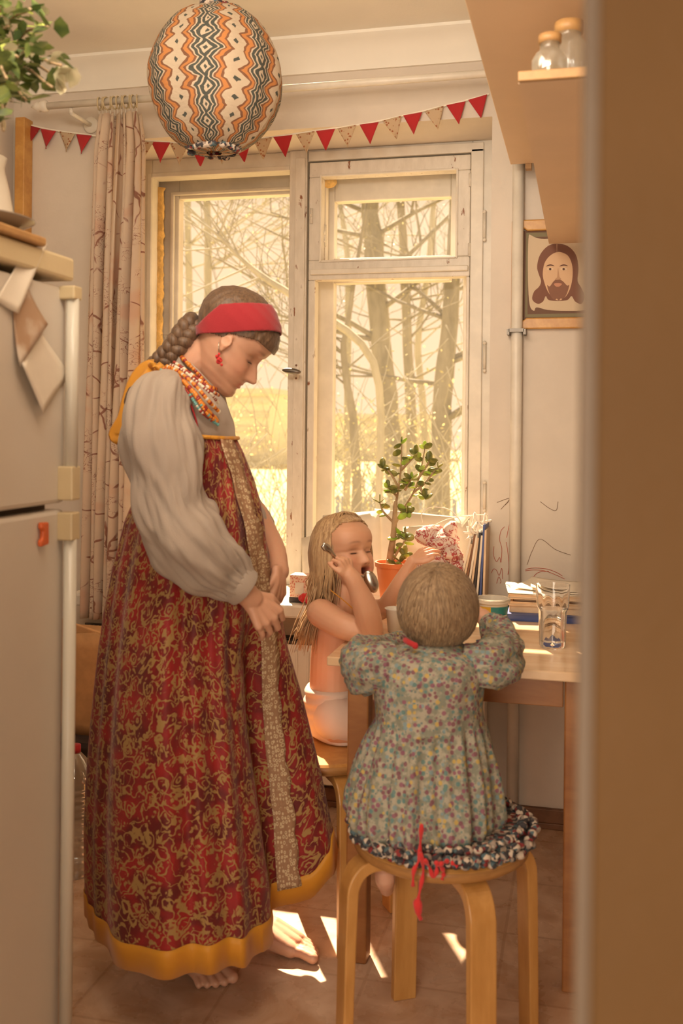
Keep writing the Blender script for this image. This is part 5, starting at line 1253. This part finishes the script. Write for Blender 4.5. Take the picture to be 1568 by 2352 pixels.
def sleeve(path, rad, name, parent, mat, seed, n=64, ns=110, amp=.013, up=None):
    q = spline(path, ns); rr = [interp([(i/(len(rad)-1), r_) for i, r_ in enumerate(rad)], j/(ns-1)) for j in range(ns)]
    g = MB(); g.tube(q, rr, n, up=up)
    nn_ = n
    for j in range(ns):
        for i in range(nn_):
            v = g.v[j*nn_+i]; c_ = q[j]; d = (v-c_); a_ = i/nn_*2*math.pi; k = j/ns
            f = noise.noise(Vector((math.cos(a_)*1.5, math.sin(a_)*1.5, k*5+seed)))*1.2+.6*noise.noise(Vector((math.cos(a_)*4, math.sin(a_)*4, k*6+seed)))+.45*noise.noise(Vector((math.cos(a_)*9, math.sin(a_)*9, k*11+seed)))
            e = min(1, k*8)*min(1, (1-k)*6); v += d.normalized()*amp*f*e
            if k > .80: v += d.normalized()*.0022*math.sin(a_*22)*min(1, (1-k)*12)
    return obj(name, g, mat, parent, True, solid=0)
def mw(px, d): return px/FPX*(T0+d)
sleeve([W(392, 878, -.12), W(366, 925, -.17), W(366, 1010, -.20), W(378, 1100, -.21), W(396, 1175, -.22), W(432, 1232, -.22), W(478, 1285, -.21), W(522, 1322, -.19), W(560, 1350, -.175)],
       [mw(x, -.2) for x in (40, 72, 87, 78, 78, 90, 76, 60, 43)], 'sleeve', woman, M['linen'], 1.0, 90, 150, .017)
obj('cuff', MB().tube([W(536, 1332, -.185), W(562, 1352, -.175)], [mw(49, -.18), mw(46, -.18)], 40, up=Fv), M['linen'], woman, True, bevel=.002)
sleeve([W(450, 890, .12), W(480, 930, .16), W(500, 1020, .17), W(540, 1120, .18), W(590, 1195, .16), W(618, 1245, .12)], [mw(x, .15) for x in (36, 40, 38, 34, 32, 22)], 'sleeve', woman, M['linen'], 5.0, 40, 60, .008)
# ---- sarafan dress
LR = [(1000, 452, 536, -.150, .14), (1040, 445, 556, -.15, .145), (1100, 330, 580, -.145, .15), (1200, 288, 608, -.165, .17), (1300, 262, 630, -.185, .19), (1400, 243, 646, -.20, .21), (1500, 230, 664, -.215, .225), (1600, 220, 692, -.23, .235), (1700, 211, 716, -.24, .245), (1800, 205, 740, -.25, .25), (1900, 203, 760, -.26, .255), (2000, 206, 780, -.265, .26), (2120, 212, 786, -.27, .265)]
NA = 320
# bottom plan outline relative: (x fraction 0..1 of L..R , depth) counter-clockwise start at left
plan = [(0.0, .02), (.05, -.10), (.16, -.20), (.30, -.25), (.46, -.25), (.60, -.20), (.69, -.13), (.725, -.085), (.705, -.035), (.735, -.015), (.84, .0), (.95, .02), (1.0, .07), (.93, .16), (.75, .24), (.5, .27), (.25, .23), (.08, .13)]
pl = [Vector((x, d, 0)) for x, d in plan]; pc_ = []
n_ = len(pl)
for i in range(n_):
    for s_ in range(24):
        f = s_/24; p0, p1, p2, p3 = [pl[(i+j-1) % n_] for j in range(4)]; pc_.append(.5*((2*p1)+(p2-p0)*f+(2*p0-5*p1+4*p2-p3)*f*f+(3*p1-p0-3*p2+p3)*f**3))
# arc-length resample
ln = [0]
for i in range(len(pc_)): ln.append(ln[-1]+(Vector((pc_[(i+1) % len(pc_)].x*.58, pc_[(i+1) % len(pc_)].y, 0))-Vector((pc_[i].x*.58, pc_[i].y, 0))).length)
plan_s = []
j = 0
for i in range(NA):
    t_ = i/NA*ln[-1]
    while ln[j+1] < t_: j += 1
    f = (t_-ln[j])/(ln[j+1]-ln[j]+1e-9); plan_s.append(pc_[j].lerp(pc_[(j+1) % len(pc_)], f))
def dress_pt(i, k, off=0.0):
    """k: 0 top .. 1 hem ; returns world point"""
    s0 = plan_s[i % NA]; a0 = math.pi-2*math.pi*(-i/NA)  # ellipse angle, start left, going near
    a_ = 2*math.pi*i/NA; ex, ed = .5-.5*math.cos(a_), -math.sin(a_)
    # hem height (image y at T0) varies round the plan
    hx = s0.x; near_ = s0.y < -.03
    if s0.y < -.02 and hx < .74: hem = interp([(0, 2118), (.14, 2112), (.3, 2100), (.5, 2100), (.66, 2112), (.73, 2118)], hx)
    elif hx >= .70 and s0.y < .10: hem = interp([(.70, 2078), (.8, 2072), (.86, 2065), (.93, 2020), (1.0, 1985)], hx)
    else: hem = interp([(0, 2100), (.5, 2070), (1.0, 1990)], hx)
    top = 1003 if ex > .42 else interp([(0, 1085), (.42, 1003)], ex)
    top = interp([(0, 1085), (.15, 1075), (.42, 1003), (1, 1008)], ex)
    y = lerp(top, hem, k)
    L_ = R_ = dn = df = 0
    for (a, b) in zip(LR, LR[1:]):
        if a[0] <= y <= b[0] or (y > b[0] and b is LR[-1]) or (y < a[0] and a is LR[0]):
            f = max(0, min(1, (y-a[0])/(b[0]-a[0]))); L_, R_, dn, df = [lerp(u_, v_, f) for u_, v_ in zip(a[1:], b[1:])]; break
    if y < 1130: L_ = lerp(max(L_, 300), 330, .5) if y < 1100 else L_
    cd_, rd_ = (dn+df)/2, (df-dn)/2
    P1 = Vector((lerp(L_, R_, ex), cd_+rd_*ed, 0))
    sc_ = (df-dn)/.53
    P2 = Vector((lerp(L_, R_, hx), s0.y*sc_*1.0, 0))
    b_ = interp([(1150, 0), (1350, .35), (1500, .8), (1650, 1), (2300, 1)], y)
    q = P1.lerp(P2, b_)
    # pleats
    grow = interp([(1000, .25), (1150, .45), (1500, .8), (2100, 1.0)], y)
    ph = a_*17+1.5*math.sin(a_*3)+noise.noise(Vector((a_*2, y*.0012, 4)))*3.2
    pleat = (math.sin(ph)*.45+.55*math.sin(ph*.37+1.7)+.8*noise.noise(Vector((math.cos(a_)*2.6, math.sin(a_)*2.6, y*.0012)))*1.6)
    out = Vector((ex-.5, ed*.5, 0)); out = out.normalized() if out.length > 1e-5 else Vector((0, -1, 0))
    amp = .020*grow*(1 if abs(hx-.73) > .05 or y < 1500 else .45)
    dd = q.y+out.y*(pleat*amp+off); x = q.x+out.x*(pleat*amp*.55+off)*FPX/T0
    return PZ2(x, y, dd)
def PZ2(x, y, dd):
    z = W(x, y).z; X_ = (x-HX)/FPX*(T0+dd)-(z-CH)*ROLL
    # silhouettes are given as pixels at their own depth
    p = CAM+Fv*(T0+dd)+Rv*X_; p.z = z; return p
NK = 90; HB = .955
dr = MB(); rings = [[dress_pt(i, HB*j/NK) for i in range(NA)] for j in range(NK+1)]
US = .0046
dr.loft(rings, False, True, lambda i, j, p: (i/NA*2.1, j/NK*1.25))
obj('dress', dr, M['brocade'], woman, True, solid=.002)
hb_ = MB(); rings = [[dress_pt(i, k, .003) for i in range(NA)] for k in (HB-.008, HB+.005, 1.0)]
hb_.loft(rings, False, True); obj('hem_band', hb_, M['ochre'], woman, True, solid=.002)
# lace strip down the front, following the front fold
def dress_ridge(px_of_y, wpx, name, mat, k0=.0, k1=.965, off=.005, scal=0, ns=120):
    g = MB(); rows = []
    for j in range(ns):
        k = lerp(k0, k1, j/(ns-1)); target = None; best = None
        # find nearest front index on camera side whose pixel is closest
        yy = lerp(1003, 2080, k); pxt = interp(px_of_y, yy)
        rows.append((k, pxt))
    vs = []; uv = []; nc = 7
    for j, (k, pxt) in enumerate(rows):
        cand = []
        for i in range(NA):
            q = dress_pt(i, k, off); r_ = q-CAM; t_ = r_.dot(Fv); xx = HX+FPX*r_.dot(Rr)/t_
            cand.append((i, q, xx, t_))
        wv = interp([(1000, wpx*.8), (1500, wpx), (2100, wpx*1.5)], lerp(1003, 2080, k))
        for c_ in range(nc):
            e = (c_/(nc-1)-.5)*wv
            if scal: e += (scal*abs(math.sin(j*.33)) if c_ == nc-1 else 0)
            xt = pxt+e; bst = min((q for q in cand if abs(q[2]-xt) < 14 or True), key=lambda q: abs(q[2]-xt)+(q[3]-T0)*60)
            # refine between neighbours
            i0 = bst[0]; alt = None
            for di in (-1, 1):
                c2 = cand[(i0+di) % NA]
                if (c2[2]-xt)*(bst[2]-xt) <= 0 and abs(c2[2]-bst[2]) > 1e-6: alt = c2; break
            p_ = bst[1].lerp(alt[1], (xt-bst[2])/(alt[2]-bst[2])) if alt else bst[1]
            vs.append(p_-Fv*.003); uv.append((c_/(nc-1)*wv/400, j/ns*1.6))
    g.add(vs, [(j*nc+i, j*nc+i+1, (j+1)*nc+i+1, (j+1)*nc+i) for j in range(ns-1) for i in range(nc-1)], uv)
    return obj(name, g, mat, woman, True, solid=.0012)
dress_ridge([(1003, 520), (1100, 552), (1200, 580), (1300, 598), (1400, 612), (1500, 618), (1600, 620), (1700, 628), (1800, 640), (1900, 652), (2080, 664)], 34, 'lace_trim', M['lace'], scal=6)
# yellow binding at bodice top, shoulder straps with red piping
g = [dress_pt(i, 0, .004)+Vector((0, 0, .002)) for i in range(NA)]
obj('bodice_binding', MB().tube(g+[g[0]], m(4.5), 8), M['ochre'], woman, True)
obj('red_piping', MB().tube(spline([W(392, 862, -.125), W(415, 885, -.150), W(436, 925, -.168), W(450, 965, -.165), W(456, 1003, -.155)], 24), m(2.2), 6), M['red'], woman, True)
0 and obj('bodice_yoke', MB().tube(spline([W(418, 858, -.075), W(450, 905, -.12), W(478, 955, -.135), W(498, 1000, -.125)], 20), [m(x) for x in ([18]*20)], 16, flat=.18, up=img(.8, -.4, -.2)), M['lace'], woman, True)
# bead necklaces
beadm = [NT('amber_bead', (.70, .24, .03, 1), .25).m, NT('dark_red_bead', (.30, .03, .02, 1), .25).m, NT('turquoise_bead', (.15, .38, .36, 1), .3).m, NT('pearl_bead', (.75, .66, .52, 1), .25).m]
def necklace(path, r_, mats, nb, name='bead_necklace'):
    pts = spline(path, nb); k = 0
    byM = {}
    for i, p_ in enumerate(pts):
        mm_ = mats[(i*7+(i//3)) % len(mats)]; g = byM.setdefault(mm_, MB()); g.ell(p_, r_*random.uniform(.85, 1.15), None, 10, 7)
    root = None
    for k, mm_ in enumerate(byM): root = tag(obj(name if root is None else 'beads', byM[mm_], beadm[mm_], woman if root is None else root, True), None, None, None, 'stuff') if root is None else (tag(obj('beads', byM[mm_], beadm[mm_], root, True), None, None, None, 'stuff'), root)[1]
necklace([W(412, 815, -.02), W(424, 828, -.055), W(452, 856, -.065), W(476, 884, -.062), W(494, 894, -.045), W(500, 890, .0)], m(5.0), [0, 0, 1], 30)
for pth, mats, sz in (([(378, 848), (405, 862), (440, 895), (470, 935), (498, 965)], [0, 0, 1, 0], 5.2), ([(384, 842), (412, 855), (448, 885), (478, 920), (502, 945)], [0, 1, 0, 3], 4.4), ([(370, 850), (398, 868), (432, 902), (462, 945), (500, 975)], [2, 1, 3, 2, 1], 3.6),
                     ([(392, 838), (422, 852), (456, 880), (485, 905), (500, 925)], [3, 1, 3], 3.2), ([(400, 832), (430, 852), (462, 876), (490, 900), (502, 908)], [1, 0, 3, 1], 3.4), ([(376, 846), (408, 866), (442, 902), (474, 948), (499, 970)], [0, 2, 0, 1], 3.4)):
    off_ = interp([(3, .004), (6, .0)], sz)
    necklace([W(a_, b_, [-.095, -.140, -.172, -.170, -.135][i]-off_) for i, (a_, b_) in enumerate(pth)], m(sz), mats, 44)

BK[0] = 1.0
# ------------------------------------------------------------------ GIRL
TG = 2.62
def G(px, py, d=0.0): return P(px, py, TG+d)
def g_(px): return px/FPX*TG
girl = empty('person', (gs.x, gs.y, .461), 'small fair-haired child licking a spoon, seated on a stool behind the table corner', 'person')
HG = g_(166)
FG = Frame(G(800, 1349, .02), img(.68, -.20, -.71), img(-.10, -1, .13), HG)
bm_ = head_mb(FG, nose=.72, child=1, mouth=1.4)
ear(bm_, FG, 1); ear(bm_, FG, -1)
limb(bm_, [G(772, 1425, .04), G(788, 1392, .03), FG((-.03, 0, .18))], [g_(36), g_(30), g_(34)])
limb(bm_, [G(768, 1660, .06), G(764, 1600, .06), G(766, 1520, .06), G(772, 1440, .05), G(774, 1420, .05)], [g_(52), g_(55), g_(55), g_(54), g_(36)], 24, 20)
limb(bm_, [G(738, 1412, -.03), G(775, 1418, .04), G(830, 1415, .14)], [g_(28), g_(36), g_(28)])
limb(bm_, [G(737, 1408, -.03), G(790, 1438, -.08), G(848, 1452, -.09)], [g_(33), g_(30), g_(27)])
limb(bm_, [G(850, 1450, -.09), G(842, 1405, -.12), G(815, 1340, -.145), G(800, 1318, -.15)], [g_(30), g_(29), g_(20), g_(18)])
gtips = hand(bm_, G(803, 1330, -.15), img(-.25, -.95, .0), img(.75, -.15, -.6), g_(88), 1.35, .04, -1, 1.1)
limb(bm_, [G(835, 1405, .14), G(872, 1400, .16), G(884, 1392, .15)], [g_(30), g_(26), g_(22)])
limb(bm_, [G(884, 1395, .15), G(915, 1345, .12), G(948, 1288, .10)], [g_(22), g_(20), g_(14)])
hand(bm_, G(945, 1292, .10), img(.75, -.6, .0), img(-.3, -.75, -.5), g_(80), .42, .16, 1, .3)
for s_, dd in ((1, -.02), (-1, .10)):
    limb(bm_, [G(775, 1668, dd), G(845, 1662, dd), G(905, 1668, dd+.02)], [g_(40), g_(40), g_(30)])
    limb(bm_, [G(905, 1672, dd+.02), G(900, 1780, dd+.03), G(895, 1870, dd+.03)], [g_(29), g_(26), g_(17)])
    limb(bm_, [G(893, 1880, dd+.03), G(925, 1895, dd)], [g_(17), g_(15)], 12, 6)
skG = skin_tint(FG, (.66, .37, .23), (.58, .13, .10), (.26, .13, .07), (.68, .26, .16), 1)
fuse('body', bm_, M['skin'], girl, .0028, 3, skG)
def keepG(p):
    if p.x > .10: return p.z > .60+min(1, (p.x-.10)/.16)*.30
    return p.z > lerp(.16, .42, max(0, min(1, (p.x+.2)/.30)))
cap(FG, .07, keepG, 'hair', M['hair_fair'], girl, 1, .008, .004, 70, crown=(.12, 0, 1.02))
g = MB()
for i in range(420):
    side = -1 if random.random() < .5 else 1
    u = random.random()
    az = random.uniform(-2.7, -.25)*side if random.random() < .75 else math.pi+random.uniform(-.5, .5)
    st = FG((.10, random.uniform(-.03, .03), 1.05)); cxm = Vector((math.cos(az), math.sin(az), 0))
    if cxm.x > .42: cxm.x = .42*random.random()
    wv = Vector((cxm.x*.46-.04, cxm.y*.385, 0))
    p1 = FG(Vector((wv.x*.72+.03, wv.y*.72, .965))); p2 = FG(Vector((wv.x*1.08, wv.y*1.10, .60))); p3 = FG(Vector((wv.x*1.10-.02, wv.y*1.10, .28)))
    bk_ = random.uniform(.0, .06); isn = cxm.y*(1 if FG.l.dot(Fv) > 0 else -1) < 0
    ln_ = random.uniform(.25, .62)
    p4 = FG(Vector((wv.x*1.05-.10-bk_, wv.y*1.0, .28-ln_*.55)))+Vector((random.gauss(0, .003), random.gauss(0, .003), 0)); p5 = FG(Vector((wv.x*.95-.16-bk_*1.6, wv.y*.9, .28-ln_)))+Vector((random.gauss(0, .006), random.gauss(0, .006), 0))
    g.tube(spline([st, p1, p2, p3, p4, p5], 15), [.0012, .0016]+[.0019]*9+[.0017, .0014, .001, .0004], 4)
# longer lock on the back, at the left
for i in range(170):
    e = Vector((random.gauss(0, .009), random.gauss(0, .012), 0)); f_ = random.uniform(-16, 8)
    g.tube(spline([FG((-.40, random.uniform(-.25, .2), .45)), G(742+f_*.5, 1340, .03)+e, G(735+f_, 1390, .03)+e*1.2, G(716+f_*1.2, 1430, .02)+e, G(704+f_*1.4, 1455+random.uniform(-10, 45), .02)+e*1.4], 14), [.0016]*11+[.0013, .0009, .0004], 4)
tag(obj('long_hair', g, M['hair_fair'], girl, True), None, None, None, 'stuff')
# cord
obj('neck_cord', MB().tube(spline([G(752, 1348, .03), G(762, 1358, -.055), G(790, 1380, -.065), G(815, 1402, -.05), G(830, 1412, .0)], 24), .0016, 6), M['ochre'], girl, True)
# shorts
g = MB(); rings = []
for j in range(26):
    k = j/25; py = lerp(1590, 1700, k); L_ = interp([(0, 702), (.3, 698), (.7, 699), (.93, 706), (1, 722)], k); R_ = interp([(0, 824), (.5, 840), (1, 850)], k)
    r = []
    for i in range(56):
        a_ = 2*math.pi*i/56; x = (L_+R_)/2+(R_-L_)/2*math.cos(a_); dd = .06+(.088+.02*k)*math.sin(a_)
        q = PZ((x), G(x, py).z, TG+dd); q += Vector((1, 1, 0))*.0025*math.sin(k*30+math.cos(a_)*4)*(1-k); r.append(q)
    rings.append(r)
g.loft(rings)
for dd in (-.02, .10): g.capsule(spline([G(768, 1652, dd), G(830, 1656, dd), G(868, 1660, dd)], 12), [g_(49)]*12, 24)
obj('shorts', g, M['shorts'], girl, True)
# eyelashes girl
for s_ in (-1, 1):
    pts = [FG(headpt(.447, math.asin(s_*y_/.36), 0, 1, 1)+Vector((.014, 0, 0))) for y_ in (.085, .11, .135, .16, .185)]
    obj('eyelashes', MB().tube(spline(pts, 10), [.0004]+[.0009]*8+[.0004], 5), M['lash'], girl, True)
# spoon
sp0 = G(734, 1250, -.13); sp1 = G(815, 1300, -.16); 
spn = empty('spoon', G(800, 1300, -.15), 'steel spoon held by the fair-haired child, bowl at the mouth', 'spoon')
hp = spline([G(740, 1251, -.165), G(754, 1262, -.16), G(768, 1278, -.15), G(790, 1304, -.135), G(815, 1322, -.115), G(838, 1325, -.105)], 24)
obj('handle', MB().tube(hp, [.004+.006*math.exp(-((i-3)/3.5)**2)*1.0 for i in range(24)], 12, flat=.3, up=img(.5, -.85, 0)), M['metal'], spn, True)
bc = G(852, 1336, -.105)
RB = Matrix((img(.35, .93, 0).normalized(), img(.93, -.35, 0).normalized(), -Fv)).transposed()
obj('bowl', MB().ell(bc, (g_(26), g_(15), .007), RB, 28, 14), M['metal'], spn, True)

# ------------------------------------------------------------------ TODDLER
TT = 2.055
def T(px, py, d=0.0): return P(px, py, TT+d)
def t_(px): return px/FPX*TT
tod = empty('person', (sc.x, sc.y, SH+.03), 'toddler seen from behind in a small-flowered dress, sitting on the near stool', 'person')
HT = t_(212)
FT = Frame(T(1000, 1508, .02), img(.10, .16, .97), img(.06, -.98, .15), HT)
FTs = Frame(FT((0, 0, .03)), FT.f, FT.u, HT*.92); bm_ = head_mb(FTs, nose=.6, child=1)
ear(bm_, FT, 1); ear(bm_, FT, -1)
limb(bm_, [T(990, 1560, .0), T(995, 1520, .0), T(1000, 1470, .02)], [t_(48), t_(44), t_(50)])
limb(bm_, [T(985, 1850, .0), T(985, 1700, .0), T(990, 1580, .0), T(990, 1545, .0)], [t_(100), t_(92), t_(84), t_(60)], 24, 20)
for s_, (a_, b_, c_, d_) in ((1, ((880, 1520, .0), (830, 1545, .04), (870, 1490, .20), (935, 1468, .27))), (-1, ((1095, 1520, .0), (1160, 1530, .05), (1140, 1460, .17), (1108, 1415, .22)))):
    limb(bm_, [T(*a_), T(*b_)], [t_(38), t_(32)]); limb(bm_, [T(*b_), T(*c_), T(*d_)], [t_(32), t_(28), t_(20)])
hand(bm_, T(932, 1468, .27), img(.6, -.1, .75), img(0, -1, .1), t_(78), .5, .12, 1)
hand(bm_, T(1112, 1430, .21), img(-.15, -.75, .5), img(.6, -.2, -.6), t_(72), .6, .1, -1)
for dx in (-55, 55):
    limb(bm_, [T(985+dx, 1850, .05), T(985+dx*1.2, 1860, .20), T(985+dx*1.3, 1880, .27)], [t_(58), t_(50), t_(38)])
limb(bm_, [T(905, 1880, .20), T(890, 1960, .10), T(884, 2000, .07)], [t_(36), t_(32), t_(22)])
limb(bm_, [T(884, 1995, .06), T(884, 2018, .05), T(888, 2042, .11)], [t_(26), t_(24), t_(17)], 16, 10)
for k in range(5): bm_.capsule([T(878+k*5, 2040, .11), T(878+k*5, 2050, .135)], [t_(5.5), t_(5)], 8)
limb(bm_, [T(1060, 1880, .27), T(1060, 1980, .30), T(1060, 2010, .32)], [t_(36), t_(30), t_(22)])
limb(bm_, [T(1060, 2010, .30), T(1060, 2025, .39)], [t_(22), t_(16)], 14, 8)
skT = skin_tint(FT, (.68, .40, .28), (.6, .2, .15), (.5, .3, .2), (.7, .3, .2))
fuse('body', bm_, M['skin'], tod, .0032, 3, skT)
def keepT(p):
    if p.x > .10: return p.z > .72
    return p.z > lerp(.08, .46, max(0, min(1, (p.x+.12)/.28)))
# rounded baby hair : shell growing out of one crown point
CR = Vector((-.28, .02, .90)); HC = Vector((-.01, 0, .53)); HRr = Vector((.52, .445, .49))
def hs(th, az, infl=1.0):
    cd_ = (CR-HC); c_ = Vector((cd_.x/HRr.x, cd_.y/HRr.y, cd_.z/HRr.z)).normalized(); u = c_.cross(Vector((0, 1, 0))).normalized(); w_ = c_.cross(u)
    d = c_*math.cos(th)+(u*math.cos(az)+w_*math.sin(az))*math.sin(th)
    q = HC+Vector((d.x*HRr.x, d.y*HRr.y, d.z*HRr.z))*infl
    if q.z < .35: k = (.35-q.z)/.35; q.y *= 1-.22*k*k; q.x = q.x*(1-.25*k*k)-.03*k
    return q
vs = []; na_, nt_ = 260, 90
for j in range(nt_+1):
    th = .02+j/nt_*2.35
    for i in range(na_):
        az = 2*math.pi*i/na_+.25*math.sin(th*1.3); n1 = noise.noise(Vector((math.cos(az)*9, math.sin(az)*9, th*.8)))+.6*noise.noise(Vector((math.cos(az)*22, math.sin(az)*22, th*.9)))
        vs.append(hs(th, az, 1+.011*n1*min(1, th*2)))
fs = []
okp = lambda p: (p.z > .72 if p.x > .12 else p.z > lerp(.045, .44, max(0, min(1, (p.x+.10)/.24))))
for j in range(nt_):
    for i in range(na_):
        f = (j*na_+i, j*na_+(i+1) % na_, (j+1)*na_+(i+1) % na_, (j+1)*na_+i)
        if all(okp(vs[k]) for k in f): fs.append(f)
used_ = sorted({i for f in fs for i in f}); mp = {i: k for k, i in enumerate(used_)}
hb2 = obj('hair', MB().add([FT(vs[i]) for i in used_], [tuple(mp[i] for i in f) for f in fs]), M['hair_baby'], tod, True)
mm = hb2.modifiers.new('s', 'SOLIDIFY'); mm.thickness = .006; mm.offset = -1
g = MB()
for i in range(1500):
    az = random.uniform(0, 6.283); t0_ = random.uniform(.05, 1.5); L_ = random.uniform(.3, .95); pts = []
    for k in range(8):
        th = t0_+L_*k/7; q = hs(th, az+.25*math.sin(th*1.3)+random.gauss(0, .006)+.03*math.sin(i), 1.012+.012*random.random()*(k/7)**3)
        if not okp(q+Vector((0, 0, .03))): break
        pts.append(FT(q))
    if len(pts) >= 4: g.tube(pts, [.0008]*(len(pts)-1)+[.0003], 3)
tag(obj('fine_strands', g, M['hair_baby'], tod, True), None, None, None, 'stuff')
# dress body
g = MB(); rings = []
tabl = [(1478, 950, 1052, .048, .01), (1488, 915, 1072, .075, .01), (1505, 872, 1105, .095, .0), (1540, 856, 1122, .105, .0), (1580, 856, 1112, .105, .0), (1625, 862, 1108, .105, .0), (1650, 862, 1110, .108, .0), (1700, 842, 1122, .125, .0), (1760, 820, 1136, .14, .0), (1820, 806, 1148, .15, -.005), (1862, 803, 1152, .155, -.01), (1892, 815, 1140, .150, -.01), (1903, 840, 1120, .13, 0)]
for j in range(100):
    py = lerp(1478, 1903, j/99)
    for a, b in zip(tabl, tabl[1:]):
        if a[0] <= py <= b[0]+.01: f = (py-a[0])/(b[0]-a[0]); L_, R_, rd_, cdv = [lerp(u_, v_, f) for u_, v_ in zip(a[1:], b[1:])]; break
    r = []
    for i in range(160):
        a_ = 2*math.pi*i/160; ca, sa = math.cos(a_), math.sin(a_)
        gr = interp([(1478, .0), (1640, .1), (1680, 1), (1903, 1.2)], py)
        pl_ = math.sin(a_*24+2*noise.noise(Vector((ca*2, sa*2, py*.004))))*.5+noise.noise(Vector((ca*4, sa*4, py*.003)))*1.4
        gather = math.sin(a_*60)*.0018*math.exp(-((py-1655)/18)**2)
        wr = noise.noise(Vector((ca*3, sa*3, py*.012)))*.005
        rr = 1+(pl_*.010*gr+gather+wr)/.14
        x = (L_+R_)/2+(R_-L_)/2*math.copysign(abs(ca)**.9, ca)*rr; dd = cdv+rd_*sa*rr
        if sa < 0: dd -= .012*math.exp(-((ca)/.25)**2)*(-1)*(1 if py > 1660 else .3)   # centre fold
        r.append(PZ(x, T(x, py).z, TT+dd))
    rings.append(r)
g.loft(rings); obj('dress', g, M['floral'], tod, True)
def tsleeve(path, rad, seed): return sleeve([T(*p) for p in path], [t_(r) for r in rad], 'sleeve', tod, M['floral'], seed, 56, 80, .011)
tsleeve([(915, 1515, -.01), (868, 1530, -.015), (838, 1535, .02), (846, 1512, .10), (890, 1490, .20), (925, 1475, .25)], [42, 56, 60, 56, 40, 30], 2)
tsleeve([(1062, 1522, -.01), (1105, 1528, -.015), (1142, 1520, .03), (1150, 1490, .10), (1138, 1450, .17), (1122, 1425, .20)], [44, 54, 56, 50, 38, 26], 7)
obj('collar_bow', MB().tube(spline([T(930, 1470, -.03), T(940, 1476, -.05), T(952, 1482, -.06)], 10), .006, 8).ell(T(953, 1483, -.06), .007, None, 12, 8), M['red'], tod, True)
